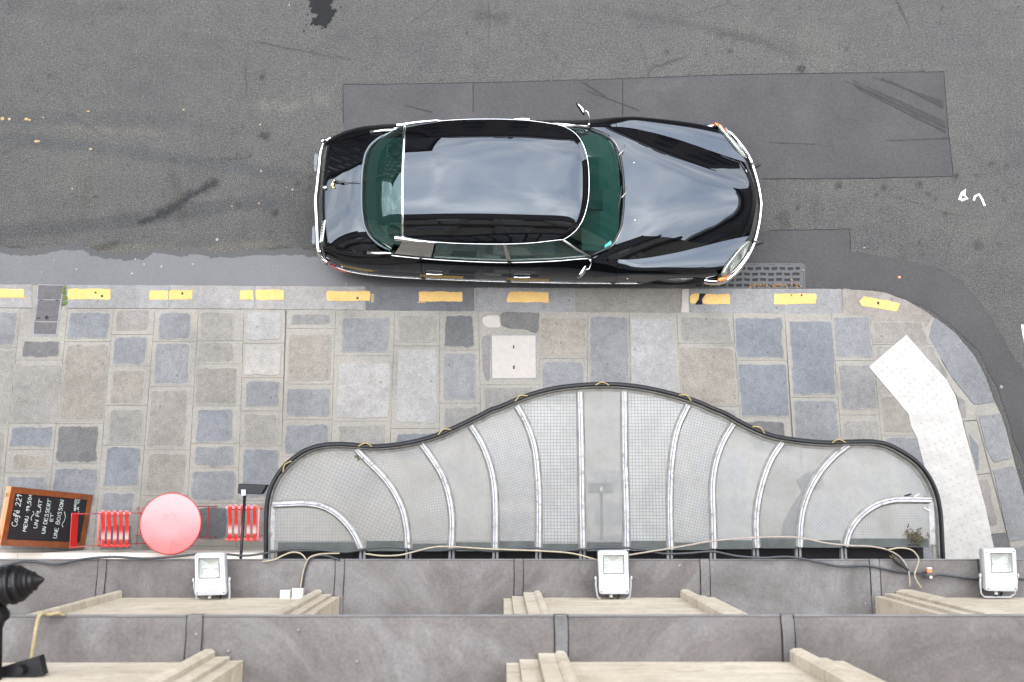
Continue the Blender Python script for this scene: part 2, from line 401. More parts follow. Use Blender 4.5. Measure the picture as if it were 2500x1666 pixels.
# street furniture
MT['red'] = simple('red_paint', (.34, .006, .005), .18, coat=1.0, coatr=.22, spec=.5)
MT['red_rim'] = simple('red_rim', (.30, .008, .008), .4)
MT['red_top_sheen'] = simple('red_top_sheen', (.41, .095, .095), .30, var=.06, vscale=6, coat=1.0, coatr=.60, spec=.5)  # sky sheen on the red put into the base colour as pink
MT['wood'] = simple('wood', (.15, .037, .007), .38, var=.3, vscale=9, coat=.4); MT['wood_edge'] = simple('wood_edge', (.29, .105, .022), .4, var=.2, vscale=12, coat=.3)
MT['slate'] = simple('slate', (.006, .006, .008), .55); MT['chalk'] = simple('chalk', (.45, .49, .48), .9)
MT['white_enamel'] = simple('white_enamel', (.35, .35, .352), .35, var=.05, vscale=9); MT['reflector'] = simple('reflector', (.62, .62, .61), .35, .6)
MT['lamp_glass'] = N('lamp_glass').set(col=(.9, .95, .93), rough=.12, trans=.85, ior=1.45).m
MT['cable_black'] = simple('cable_black', (.012, .014, .018), .45); MT['cable_beige'] = simple('cable_beige', (.22, .185, .128), .6, var=.15, vscale=30)
MT['cable_grey'] = simple('cable_grey', (.20, .165, .135), .6, var=.15, vscale=30)
MT['plastic_white'] = simple('plastic_white', (.45, .435, .39), .5, var=.06, vscale=20); MT['orange'] = simple('orange', (.45, .12, .04), .5)
MT['cast_black'] = simple('cast_black', (.006, .0055, .006), .42, var=.3, vscale=20, spec=.22); MT['rope'] = simple('rope', (.24, .19, .10), .85, var=.25, vscale=60)
MT['blue_grey'] = simple('blue_grey', (.010, .017, .030), .6)
MT['frame_brown'] = simple('frame_brown', (.035, .03, .026), .6)
# car
MT['paint'] = N('black_paint').set(col=(.0015, .0015, .002), rough=.0, spec=.5, ior=1.51).m
MT['paint'].node_tree.nodes['Principled BSDF'].inputs['Specular Tint'].default_value = (.84, .94, 1.06, 1)
MT['chrome'] = simple('chrome', (.60, .60, .61), .07, 1.0); MT['brushed'] = simple('brushed', (.295, .28, .255), .38, .75, .12, 30)
MT['rubber'] = simple('rubber', (.012, .012, .013), .6); MT['rubber_grey'] = simple('rubber_grey', (.07, .08, .09), .55)
MT['tyre'] = simple('tyre', (.015, .015, .015), .8); MT['trim_dark'] = simple('trim_dark', (.014, .019, .018), .6, var=.2, vscale=12)
MT['dash'] = simple('dash', (.040, .052, .048), .55, var=.15, vscale=14); MT['shelf'] = simple('shelf', (.020, .026, .025), .7, var=.3, vscale=20)
MT['seat'] = simple('seat', (.045, .038, .032), .5, var=.3, vscale=7)
g = N('green_glass'); g.set(col=(.33, .62, .575), rough=.0, trans=1.0, ior=1.5, coat=0.0)
fr = g.n('ShaderNodeFresnel'); bf = g.n('ShaderNodeNewGeometry').outputs['Backfacing']
g.l(g.math('ADD', 1.55, g.math('MULTIPLY', bf, 1/1.55 - 1.55)), fr.inputs[0])
gl = g.n('ShaderNodeBsdfGlossy'); gl.inputs['Roughness'].default_value = .01; gl.inputs[0].default_value = (.74, .97, .96, 1)
tp = g.n('ShaderNodeBsdfTransparent'); tp.inputs[0].default_value = (.25, .47, .425, 1)
ms = g.n('ShaderNodeMixShader'); g.l(g.math('MULTIPLY', fr.outputs[0], 1.25, True), ms.inputs[0]); g.l(tp.outputs[0], ms.inputs[1]); g.l(gl.outputs[0], ms.inputs[2]); g.l(ms.outputs[0], g.o.inputs[0]); MT['tint'] = g.m
g = N('head_glass'); fr = g.n('ShaderNodeFresnel'); bf = g.n('ShaderNodeNewGeometry').outputs['Backfacing']; g.l(g.math('ADD', 1.5, g.math('MULTIPLY', bf, 1/1.5 - 1.5)), fr.inputs[0])
gl = g.n('ShaderNodeBsdfGlossy'); gl.inputs['Roughness'].default_value = .02; tp = g.n('ShaderNodeBsdfTransparent'); tp.inputs[0].default_value = (.95, .96, .95, 1)
ms = g.n('ShaderNodeMixShader'); g.l(fr.outputs[0], ms.inputs[0]); g.l(tp.outputs[0], ms.inputs[1]); g.l(gl.outputs[0], ms.inputs[2]); g.l(ms.outputs[0], g.o.inputs[0]); MT['head_glass'] = g.m
MT['bowl'] = simple('bowl', (.25, .27, .24), .45, .1); MT['indicator'] = simple('indicator', (.80, .20, .03), .2, coat=1.0); MT['tail_red'] = simple('tail_red', (.35, .01, .01), .2, coat=1.0)
MT['plate'] = simple('plate', (.45, .44, .41), .4); MT['gold'] = simple('gold', (.70, .52, .20), .3, 1.0); MT['teal'] = simple('teal', (.10, .52, .50), .5)

# ================================================================== THE STREET
ZK = 0.12                                  # pavement height above the road
def pxy(pts, z=0.0): return [P(x, y, z)[:2] for x, y in pts]
def zm(o, pts): return [(o[0] + x / o[2], o[1] + y / o[2]) for x, y in pts]
Z3, Z4, Z5, Z6, ZF, ZG = (0, 680, 3.136), (650, 680, 3.136), (1300, 620, 3.136), (1900, 620, 3.137), (2250, 1000, 4.128), (0, 560, 2.941)

# ---- road: one sheet, fine where the camera sees it, with its wear map
gx = np.r_[[-160, -60, -25, -12], np.arange(-6.6, 6.9, .03), [12, 25, 60, 160]]
gy = np.r_[[-120, -40, -12, -4], np.arange(-1.2, 6.5, .03), [9, 14, 30, 120]]
GX, GY = np.meshgrid(gx, gy)
wear = np.ones(GX.shape + (3,))
def dist_path(pts):
    d = np.full(GX.shape, 9e9); tt = np.zeros(GX.shape); n = len(pts) - 1
    for i in range(n):
        a = np.array(pts[i]); b = np.array(pts[i+1]); ab = b - a
        t = np.clip(((GX-a[0])*ab[0] + (GY-a[1])*ab[1]) / (ab@ab), 0, 1)
        q = np.hypot(GX-a[0]-t*ab[0], GY-a[1]-t*ab[1]); k = q < d
        d = np.where(k, q, d); tt = np.where(k, (i+t)/n, tt)
    return d, tt
NF = fbm(GX, GY, 16, 3, 5); NL = fbm(GX, GY, 2.2, 4, 9)
def stroke(pts, wpx, mul, nz_=.5, fade=True, hard=.5):
    d, t = dist_path(pxy(pts)); w_ = wpx / 225.0
    k = 1 - sst(w_ * hard, w_ * (1.1 - .1*hard), d + (NF - .5) * w_ * nz_ * 1.6)
    if fade: k = k * sst(0, .12, t) * (1 - sst(.85, 1, t))
    k = np.clip(k * (1 - nz_ * .5 + nz_ * NF), 0, 1)[..., None]
    global wear
    wear = wear * (1 - k * (1 - np.array(mul)))
stroke([(-60, 330), (250, 362), (520, 402), (800, 440)], 20, (.80, .83, .90), .4)
stroke([(-60, 570), (160, 556), (340, 536), (560, 500), (760, 490)], 24, (.74, .75, .80), .4)
stroke([(-60, 286), (240, 288), (560, 296)], 26, (.88, .88, .91), .4)
stroke([(345, 545), (400, 520), (450, 488), (525, 445)], 17, (.22, .23, .26), 1.1, False, .1)
stroke([(160, 275), (250, 330)], 5, (.7, .7, .72), .8); stroke([(400, 390), (500, 392), (620, 385)], 4, (.6, .6, .62), .9)
stroke([(1240, 30), (1300, 80), (1400, 185)], 4, (.75, .75, .75), .6); stroke([(1420, 14), (1640, 50), (1780, 80), (1990, 130)], 16, (.84, .84, .84), .9)
stroke([(1715, 72), (1850, 100), (1960, 150)], 12, (.80, .80, .80), 1.0); stroke([(1150, 40), (1250, 45)], 16, (.72, .72, .74), 1.2)
stroke([(0, 20), (200, 25), (420, 20)], 30, (.90, .90, .92), .7); stroke([(430, 90), (560, 105)], 26, (.88, .88, .88), 1.0)
for pts, wd in (([(-50, 608), (70, 606)], 6), ([(215, 612), (255, 603), (300, 590)], 9), ([(610, 618), (680, 606), (780, 615)], 10)):
    stroke(pts, wd, (.52, .51, .48), .8, True, .3)
stroke([(-60, 622), (150, 618), (320, 612), (470, 618), (640, 600), (790, 622)], 20, (1.30, 1.24, 1.12), .7, False, .4)
stroke([(150, 312), (290, 322), (420, 330)], 12, (1.25, 1.2, 1.1), 1.2); stroke([(625, 250), (700, 262), (830, 238)], 20, (1.30, 1.28, 1.2), 1.5, True, .2)
stroke([(420, 400), (450, 560)], 16, (.86, .83, .78), .8); stroke([(200, 560), (225, 400)], 14, (.90, .88, .84), .8)
stroke([(1990, 470), (1990, 560)], 12, (.84, .86, .92), .5); stroke([(1900, 520), (1930, 560)], 20, (.72, .68, .63), .9)
stroke([(2320, 330), (2400, 400), (2500, 470)], 18, (.90, .90, .90), .9)
rs = np.random.RandomState(21)
spots = [(645, 333, 11, .4), (668, 520, 11, .6), (610, 380, 5, .5), (1955, 405, 8, .4), (2245, 452, 9, .5), (2050, 453, 13, .45), (2390, 600, 14, .6), (2420, 400, 9, .6), (1783, 125, 5, .35), (1955, 168, 10, .35), (640, 190, 8, .55)]
for _ in range(150): spots.append((rs.uniform(0, 2500), rs.uniform(0, 640), rs.uniform(2.0, 6), rs.uniform(.5, .8)))
for _ in range(40): spots.append((rs.uniform(1850, 2500), rs.uniform(330, 640), rs.uniform(2.5, 8), rs.uniform(.45, .75)))
for _ in range(14): spots.append((rs.uniform(560, 800), rs.uniform(430, 580), rs.uniform(3, 8), rs.uniform(.55, .8)))
for x, y, r, k in spots:
    c = P(x, y, 0); r = r / 222.0
    sx0, sx1 = np.searchsorted(gx, [c[0]-3*r, c[0]+3*r]); sy0, sy1 = np.searchsorted(gy, [c[1]-3*r, c[1]+3*r])
    s_ = np.s_[sy0:sy1, sx0:sx1]
    d = np.hypot(GX[s_]-c[0], GY[s_]-c[1]) + (NF[s_]-.5)*r*1.2
    wear[s_] *= (1 - (1-k) * (1 - sst(r*.7, r*1.25, d)))[..., None]
wear *= (.93 + .14 * NL)[..., None]
ny, nx = GX.shape
idx = np.arange(nx*ny).reshape(ny, nx)
F = np.stack([idx[:-1,:-1], idx[:-1,1:], idx[1:,1:], idx[1:,:-1]], -1).reshape(-1, 4)
me = bpy.data.meshes.new('road')
me.vertices.add(nx*ny); me.vertices.foreach_set('co', np.stack([GX, GY, np.zeros_like(GX)], -1).ravel())
me.loops.add(F.size); me.loops.foreach_set('vertex_index', F.ravel()); me.polygons.add(len(F))
me.polygons.foreach_set('loop_start', np.arange(0, F.size, 4)); me.polygons.foreach_set('loop_total', np.full(len(F), 4))
me.update(); me.validate()
at = me.color_attributes.new('wear', 'FLOAT_COLOR', 'POINT')
at.data.foreach_set('color', np.concatenate([wear, np.ones(GX.shape + (1,))], -1).ravel())
me.materials.append(MT['asphalt'])
road = bpy.data.objects.new('road', me); C.objects.link(road); tag(road, 'worn grey asphalt road with repair patches and tyre marks', kind='structure')

def sheet(name, poly, z, mat, parent, step=.05, amp=.004, rad=0.0, seed=0, thick=.0035):
    rr = random.Random(seed)
    pl = signed(ragged(poly, step, amp, rr, rad))
    return MB().prism(pl, z - thick, z).build(name, mat, parent)
sheet('asphalt_patch', pxy([(838,208),(1154,203),(1154,330),(838,330)]), .005, MT['patch_b'], road, seed=1)
sheet('asphalt_patch', pxy([(1156,203),(1519,193),(1519,330),(1156,330)]), .005, MT['patch'], road, seed=2)
sheet('asphalt_patch', pxy([(1521,193),(1680,187),(2304,176),(2316,330),(2327,431),(2090,436),(1800,438),(1521,330)]), .005, MT['patch'], road, seed=3)
sheet('asphalt_patch', pxy([(1700,566),(2073,560),(2076,618),(1990,642),(1962,640),(1700,640)]), .004, MT['patch'], road, seed=4, amp=.01)
# lighter worn scallop and tread marks on the long patch
sheet('worn_scallop', pxy([(1540,236),(1575,226),(1595,220),(1612,228),(1640,224),(1662,212),(1678,192),(1570,196)]), .0075, MT['patch_b'], road, .03, .004, .03, 5)
tread = tarmac('tread_mark', (.023, .0218, .0222), .8, .1)
for k, (a, b, wd) in enumerate([((2082,197),(2306,297),1.6), ((2082,201),(2306,302),1.6), ((2084,206),(2306,308),1.8), ((2086,211),(2308,314),1.8), ((2092,217),(2308,321),1.6), ((2104,224),(2309,325),1.4), ((2130,189),(2302,250),2.4), ((2150,192),(2302,257),3.2), ((2170,197),(2303,264),2.4), ((2060,197),(2240,280),1.2), ((1875,349),(1990,353),1.6), ((2160,345),(2320,338),1.8), ((1420,200),(1480,238),2.0), ((1430,222),(1560,270),1.8), ((990,258),(1055,275),1.6)]):
    d = np.array(b, float) - a; n_ = np.array([-d[1], d[0]]) / np.linalg.norm(d) * wd
    sheet('tyre_mark', pxy([a - n_*.35, b - n_, b + n_, a + n_*.35]), .0072 + k * .0001, tread, road, .04, .004, 0, 20 + k, .002)
def dab(name, x, y, r, mat, parent, seed, z=.004, el=1.0):
    rr = random.Random(seed); c = P(x, y, z); r = r / 222.0; n = 9; a0 = rr.uniform(0, 6)
    pl = [(c[0] + el * r * rr.uniform(.6, 1.1) * math.cos(a0 + 6.283*i/n), c[1] + r * rr.uniform(.6, 1.1) * math.sin(a0 + 6.283*i/n)) for i in range(n)]
    return MB().prism(pl, z - .003, z).build(name, mat, parent)
stain = [(752,-10),(758,20),(770,40),(762,58),(782,66),(800,60),(806,44),(824,36),(826,22),(808,14),(812,-10)]
tp_ = signed(ragged(pxy(stain), .008, .045, random.Random(31), .02, 22, 3)); MB().prism(tp_, 0, .003).build('tar_stain', MT['tar'], road)
for k in range(16):
    rr = random.Random(900 + k); dab('tar_splash', rr.uniform(742, 838), rr.uniform(0, 76), rr.uniform(1.2, 3.2), MT['tar'], road, 910 + k, .0032)
gut_top = zm(ZG, [(-120,160),(0,165),(100,185),(250,190),(350,170),(450,155),(600,150),(650,185),(750,210),(900,228),(1060,212),(1100,180),(1200,178),(1300,195),(1420,178),(1520,205),(1680,210),(1800,185),(2000,190),(2150,185),(2290,205),(2600,215)]) + [(1400, 634), (1745, 640)]
gut = gut_top + [(1745,720),(900,716),(0,712),(-40,712)]
MB().prism(signed(ragged(pxy([(x, y - (15 if i < len(gut_top) else 0)) for i, (x, y) in enumerate(gut)]), .012, .030, random.Random(40), 0, 12, 4)), 0, .0035).build('wet_edge', MT['wet_edge'], road)
MB().prism(signed(ragged(pxy(gut), .012, .022, random.Random(41), 0, 14, 4)), 0, .006).build('gutter_channel', MT['gutter'], road)
outer = [(2060,612),(2170,628)] + zm(Z6, [(1100,80),(1250,110),(1400,210),(1550,370),(1680,560),(1760,720),(1850,850)]) + [(2530,960),(2580,1100),(2620,1260),(2640,1420)]
inner_r = [(2600,1420),(2560,1300),(2520,1180),(2480,1090),(2440,960),(2390,860),(2330,800),(2250,745),(2150,720),(2050,712),(1955,712),(1955,646)]
sheet('asphalt_band', pxy(outer + inner_r), .0065, MT['band'], road, .04, .012, 0, 42)
for k, (x, y, r, el) in enumerate([(6,290,5,1.2),(22,291,4,1),(64,291,4,1.6),(72,293,3,1.5),(105,287,2,1),(90,345,4,2.2),(221,364,3,1.4),(215,272,2.5,1.8),(448,268,2.5,1.6),(635,304,2.5,1),(637,418,3.5,.5),(632,497,3.5,.5),(566,504,2,1),(176,461,3,.7)]):
    dab('yellow_paint_fleck', x, y, r, MT['yellow_worn'], road, k, .004, el)
for k, (x, y, r) in enumerate([(706,13,3),(530,585,6),(102,665,4),(133,635,3),(187,658,3),(322,668,4),(352,645,4),(394,651,4),(470,645,4),(330,633,3),(790,680,3),(845,694,3),(2445,945,7),(2110,605,3),(714,463,4),(700,458,2),(333,125,2),(1440,121,2)]):
    dab('white_speck', x, y, r * .72, MT['stone_light'], road, 50 + k, .0105, 1.0)
dab('orange_scrap', 2196, 677, 4, MT['orange'], road, 77, .0105)
def ribbon(pts, wd, z, thick=.002):
    a = np.array(pts); mb = MB(); l = []; r = []
    for i in range(len(a)):
        t = a[min(i+1, len(a)-1)] - a[max(i-1, 0)]; t = t / np.linalg.norm(t); n_ = np.array([-t[1], t[0]]) * wd / 2
        l.append(a[i] + n_); r.append(a[i] - n_)
    n = len(a); v = [(*p, z) for p in l] + [(*p, z) for p in r] + [(*p, z - thick) for p in l] + [(*p, z - thick) for p in r]
    f = []
    for i in range(n-1): f += [(n+i, n+i+1, i+1, i), (2*n+i, 2*n+i+1, i+1, i)[::-1], (3*n+i, 3*n+i+1, n+i+1, n+i)]
    mb.put(v, f); return mb
# bitumen-sealed seams round the repairs
for k, pts in enumerate([[(838,207),(1155,203),(1520,192.5),(1680,186.5),(2304,175.5)], [(838,208),(838,300)], [(1155,203),(1155,275)], [(1520,193),(1520,280)], [(2304,176),(2316,330),(2327,431)], [(1860,437),(2090,436),(2327,431)], [(2074,560),(2076,618)], [(1880,563),(2074,560)]]):
    pp = smooth_path(pts, 3 * len(pts)) if len(pts) > 2 else np.array(pts, float)
    dd = np.concatenate([np.linspace(pp[i], pp[i+1], 14, endpoint=False) for i in range(len(pp) - 1)] + [pp[-1:]]); rr = random.Random(300 + k)
    dd = dd + np.array([[rr.uniform(-.9, .9), rr.uniform(-.9, .9)] for _ in dd])
    ribbon(np.array(pxy([tuple(q) for q in dd])), .0065, .0078).build('seam', MT['seam'], road)
# chalk-white survey marks and the start of a crossing stripe
ribbon(pxy([(2342,489),(2348,472),(2356,463),(2354,478),(2362,484),(2346,490)]), .028, .004).build('survey_mark', MT['white_mark'], road)
ribbon(pxy([(2377,490),(2380,480),(2390,475),(2397,486),(2404,503)]), .026, .004).build('survey_mark', MT['white_mark'], road)
sheet('crossing_stripe', pxy([(2493,793),(2560,800),(2600,905),(2506,876)]), .0045, MT['white_mark'], road, .03, .008, 0, 60)

# ---- pavement: mortar beds with scored joints, stones set into them
pave = MB().prism(signed(pxy([(-900,752),(0,753),(700,758),(1300,764),(2056,768),(2123,780),(2219,808),(2260,815),(2292,872),(2324,923),(2378,1000),(2420,1155),(2463,1322),(2500,1460),(2500,1560),(-900,1560)], .1)), .0, .108).build('pavement', MT['joint'])
tag(pave, 'pale mortar pavement set with grey granite paving stones', kind='structure')
SC = dict(b='stone_blue', g='stone_grey', n='stone_brown', p='stone_pink', l='stone_light', d='stone_dark')
COLS = [  # (zoom, left joint, right joint, cross joints, stones (x0,x1,y0,y1,colour))
 (Z3, ((-215,235),(-360,1568)), ((157,235),(25,1568)), [528,1148], [(-180,130,255,510,'b'),(-200,95,545,1130,'g'),(-250,15,1170,1568,'g'),(-260,-10,1590,1900,'b')]),
 (Z3, ((157,235),(25,1568)), ((520,230),(385,1568)), [626,1110,1311,1490], [(165,458,478,604,'d'),(92,468,655,1102,'g'),(75,405,1132,1288,'b'),(88,366,1346,1462,'n'),(50,345,1512,1800,'b')]),
 (Z3, ((520,230),(385,1568)), ((870,230),(757,1568)), [485,1110,1420,1975], [(520,838,258,460,'b'),(480,822,502,1098,'n'),(432,752,1128,1408,'d'),(402,738,1452,1740,'b'),(400,700,1780,1960,'g')]),
 (Z3, ((870,230),(757,1568)), ((1187,240),(1083,1568)), [430,672,973,1277,1612,1870], [(886,1138,242,404,'p'),(868,1128,448,658,'b'),(848,1113,702,963,'n'),(836,1098,1002,1263,'g'),(800,1068,1292,1590,'b'),(775,1020,1640,1840,'b'),(760,1010,1890,2080,'d')]),
 (Z3, ((1187,240),(1083,1568)), ((1520,235),(1443,1568)), [485,828,1312,1662], [(1213,1463,260,470,'b'),(1178,1453,492,812,'b'),(1143,1428,852,1293,'p'),(1122,1413,1342,1640,'n'),(1100,1400,1690,1960,'g')]),
 (Z3, ((1520,235),(1443,1568)), ((1868,240),(1825,1568)), [478,655,977,1265,1450,1722], [(1532,1798,257,468,'g'),(1512,1793,490,640,'g'),(1492,1812,682,968,'n'),(1502,1788,1002,1253,'b'),(1487,1802,1287,1438,'b'),(1462,1808,1472,1700,'b'),(1500,1740,1750,2000,'d')]),
 (Z3, ((1868,240),(1825,1568)), ((2185,245),(2150,1568)), [497,760,1015,1283,1700], [(1887,2148,257,473,'l'),(1872,2153,517,743,'l'),(1882,2148,787,988,'b'),(1868,2128,1037,1268,'g'),(1857,2138,1307,1680,'b'),(1850,2120,1720,1960,'g')]),
 (Z4, ((157,245),(115,1380)), ((530,250),(498,1270)), [385,810,1082,1365], [(187,498,272,354,'g'),(168,498,432,783,'n'),(148,493,842,1058,'b'),(138,482,1117,1338,'b'),(120,470,1400,1700,'g')]),
 (Z4, ((530,250),(498,1270)), ((985,250),(950,1250)), [593,1093,1420], [(572,948,302,570,'b'),(542,943,642,1073,'l'),(552,908,1122,1390,'g'),(540,900,1450,1700,'b')]),
 (Z4, ((985,250),(950,1250)), ((1330,240),(1325,1180)), [518,1150,1430], [(1012,1323,288,493,'g'),(1000,1308,542,1108,'l'),(990,1308,1187,1400,'b'),(980,1300,1460,1700,'g')]),
 (Z4, ((1330,240),(1325,1180)), ((1625,245),(1640,1010)), [548,955,1330], [(1362,1593,272,528,'d'),(1357,1603,562,933,'b'),(1362,1618,977,1300,'g'),(1362,1618,1370,1600,'b')]),
 (Z4, ((1625,245),(1640,1010)), ((2088,240),(2095,880)), [815,1200], [(1672,2048,832,1170,'g'),(1672,2048,1230,1500,'b')]),
 (Z5, ((50,440),(55,1050)), ((425,450),(420,1000)), [800,1200], [(52,413,485,783,'n'),(70,398,817,1170,'b'),(70,398,1230,1500,'g')]),
 (Z5, ((425,450),(420,1000)), ((742,455),(752,1000)), [1060], [(437,738,472,1030,'b'),(440,738,1090,1500,'g')]),
 (Z5, ((742,455),(752,1000)), ((1105,470),(1135,1090)), [1120], [(752,1095,492,1090,'l'),(770,1105,1150,1500,'b')]),
 (Z5, ((1105,470),(1135,1090)), ((1535,475),(1590,1270)), [685,1168,1480], [(1127,1518,482,673,'g'),(1127,1558,712,1158,'n'),(1160,1575,1192,1450,'g')]),
 (Z5, ((1535,475),(1590,1270)), ((1932,475),(1985,1400)), [815,1258,1560], [(1552,1918,487,798,'b'),(1582,1963,842,1248,'b'),(1620,1940,1282,1530,'d')]),
 (Z6, ((50,480),(115,1420)), ((407,475),(483,1420)), [1100,1500], [(97,428,512,1083,'b'),(122,463,1122,1480,'b')]),
 (Z6, ((407,475),(483,1420)), ((702,490),(792,1420)), [817,1235,1640], [(427,718,482,798,'b'),(467,753,852,1198,'g'),(502,775,1272,1600,'g')]),
 (Z6, ((702,490),(792,1420)), ((1170,490),(1400,1420)), [695,1060,1395,1900], [(722,1128,520,680,'p'),(742,1240,712,1040,'g'),(802,1240,1090,1370,'n'),(842,1300,1405,1850,'b')]),
]
def set_stone(pl, z0, z1, mat, parent, name='paving_stone'):
    pl = np.array(pl); c = pl.mean(0); r = np.linalg.norm(pl - c, axis=1).mean(); n = len(pl); V = []; E = []
    for k, z, e_ in ((1, z0 - ZK, 1), (1, z1 - ZK - .0035, 1), (1 - .006/r, z1 - ZK, 1), (1 - .026/r, z1 - ZK + .0004, .30), (1 - .060/r, z1 - ZK + .0006, 0)):
        V += [((x - c[0]) * k, (y - c[1]) * k, z) for x, y in pl]; E += [e_] * n
    F = [(l*n+i, l*n+(i+1) % n, (l+1)*n+(i+1) % n, (l+1)*n+i) for l in range(4) for i in range(n)] + [tuple(range(4*n, 5*n))]
    o = add(name, V, F, mat, parent); o.location = (c[0], c[1], ZK)
    a = o.data.attributes.new('edge', 'FLOAT', 'POINT'); a.data.foreach_set('value', E); return o
srnd = random.Random(11)
mort = MB(); mort_seed = 0
Y_END = 1460.0
def lin(l, y): (x0, y0), (x1, y1) = l; return x0 + (x1 - x0) * (y - y0) / (y1 - y0)
for zo, lj, rj, seps, stones in COLS:
    top = 753 + 12 * (zo[0] + lj[0][0] / zo[2]) / 2056.0
    ty = (top - zo[1]) * zo[2]; by = (Y_END - zo[1]) * zo[2]
    ss = [ty] + list(seps); 
    while ss[-1] < by - 150: ss.append(min(by, ss[-1] + srnd.uniform(230, 380)))
    gap = 1.1 / 1.0
    for a, b in zip(ss[:-1], ss[1:]):
        ga, gb = a + gap, b - gap
        q = [(lin(lj, ga) + gap, ga), (lin(rj, ga) - gap, ga), (lin(rj, gb) - gap, gb), (lin(lj, gb) + gap, gb)]
        if zo is Z6 and rj[0][0] > 1000: 
            q[1] = (q[1][0], ga + .22 * (q[1][0] - 700) if a == ty else ga)
        mort.prism(signed(ragged(pxy(zm(zo, q), ZK), .12, .0015, srnd)), .10, ZK)
    todo = list(stones); done = max(s_[3] for s_ in todo)
    for y0, y1 in zip(ss[:-1], ss[1:]):                       # rows under the canopy and along the wall
        if y0 >= done - 60: todo.append((lin(lj, (y0+y1)/2) + 35, lin(rj, (y0+y1)/2) - 35, y0 + 30, y1 - 30, srnd.choice('bbggnd')))
    for x0, x1, y0, y1, c in todo:
        ym = (y0 + y1) / 2; sl = (lin(lj, y1) - lin(lj, y0)) / (y1 - y0); sr = (lin(rj, y1) - lin(rj, y0)) / (y1 - y0)
        q = [(x0 + sl*(y0-ym), y0), (x1 + sr*(y0-ym), y0), (x1 + sr*(y1-ym), y1), (x0 + sl*(y1-ym), y1)]
        q = [(a_ + srnd.uniform(-4, 4), b_ + srnd.uniform(-4, 4)) for a_, b_ in q]
        pl = signed(ragged(pxy(zm(zo, q), ZK), .03, .011, srnd, .035))
        set_stone(pl, .11, ZK + srnd.uniform(.003, .0055), MT[SC[c]], pave)
mo = mort.build('mortar_bed', MT['mortar'], pave); mo['kind'] = 'stuff'
# odd pieces round the access cover and beyond the tactile strip
def odd(name, pts, mat, seed, z=ZK + .004, amp=.008, rad=.03, parent=None, z0=.10):
    pl = signed(ragged(pxy(pts, ZK), .03, amp, random.Random(seed), rad)); cx, cy = np.mean(pl, 0)
    return MB().prism(pl, z0, z, .005).build(name, MT[mat], parent or pave, loc=(cx, cy, ZK))
odd('paving_stone', zm(Z4, [(1662,300),(1720,282),(1785,285),(1795,375),(1700,378),(1660,350)]), 'cover_stone', 1)
odd('asphalt_infill', zm(Z4, [(1795,255),(2088,262),(2085,405),(2060,425),(1980,385),(1850,388),(1800,370)]), 'stone_dark', 2, amp=.012)
odd('mortar_fill', zm(Z4, [(1650,440),(1715,432),(1715,780),(1690,790),(1655,700)]), 'stone_pink', 3)
odd('paving_stone', zm(Z6, [(1010,600),(1130,640),(1165,700),(1085,720)]), 'stone_grey', 4)
odd('paving_stone', zm(Z6, [(1080,720),(1170,715),(1300,925),(1280,960),(1180,850)]), 'stone_brown', 5)
odd('paving_stone', zm(Z6, [(1370,1085),(1430,1120),(1440,1250),(1412,1270)]), 'stone_pink', 6)
odd('paving_stone', zm(ZF, [(470,230),(570,380),(580,610),(555,620)]), 'stone_blue', 7)
odd('paving_stone', zm(ZF, [(570,700),(670,695),(700,880),(770,1160),(690,1180)]), 'stone_pink', 8)
odd('asphalt_infill', zm(ZF, [(706,1260),(850,1250),(880,1340),(900,1500),(735,1500)]), 'stone_dark', 9, amp=.004)
edge_m = MB()
for q in ([(1190,640),(1230,790),(1330,950),(1500,1165),(1520,1270),(1405,1280),(1370,1090),(1290,965),(1170,720)],):
    edge_m.prism(signed(pxy(zm(Z6, q), ZK)), .10, ZK + .0005)
for q in ([(418,122),(556,118),(690,640),(556,655)], [(556,662),(692,648),(850,1240),(700,1255)]):
    edge_m.prism(signed(pxy(zm(ZF, q), ZK)), .10, ZK + .0005)
eb = edge_m.build('mortar_strip', MT['mortar'], pave); eb['kind'] = 'stuff'
# tactile warning slabs with their domes
Ls = [(2120.6,896),(2217,1011),(2222,1034),(2238,1069),(2274,1161),(2296,1254),(2303,1356),(2318,1440)]
SL = [[(2212,818),(2120.6,896),(2217,1011),(2224,1042),(2331,964),(2311,929),(2281,896)], [(2224,1042),(2238,1069),(2354,1050),(2349,1031),(2331,964)],
      [(2238,1069),(2262,1163),(2380,1146),(2354,1050)], [(2262,1163),(2284,1256),(2405,1238),(2380,1146)], [(2284,1256),(2303,1357),(2425,1336),(2405,1238)], [(2303,1357),(2320,1450),(2450,1430),(2425,1336)]]
def inside(p, poly):
    r = False; j = len(poly) - 1
    for i in range(len(poly)):
        if (poly[i][1] > p[1]) != (poly[j][1] > p[1]) and p[0] < (poly[j][0]-poly[i][0])*(p[1]-poly[i][1])/(poly[j][1]-poly[i][1]) + poly[i][0]: r = not r
        j = i
    return r
for k, s_ in enumerate(SL):
    pl = signed(pxy(s_, ZK)); c = np.mean(pl, 0); pl2 = [tuple(c + (np.array(p) - c) * .9999) for p in pl]
    mb = MB().prism(pl2, .10, ZK + .011)
    for ix in range(-14, 15):
        for iy in range(-14, 15):
            a = .35 if k else .7
            d = (c[0] + (ix*math.cos(a) - iy*math.sin(a)) * .072, c[1] + (ix*math.sin(a) + iy*math.cos(a)) * .072)
            if all(inside((d[0]+e1, d[1]+e2), pl2) for e1 in (-.02, .02) for e2 in (-.02, .02)):
                mb.lathe((d[0], d[1], ZK + .0105), (0, 0, 1), [(0, .015), (.003, .012), (.0045, .006)], 7)
    mb.build('tactile_slab', MT['tactile'], pave, loc=(c[0], c[1], ZK))

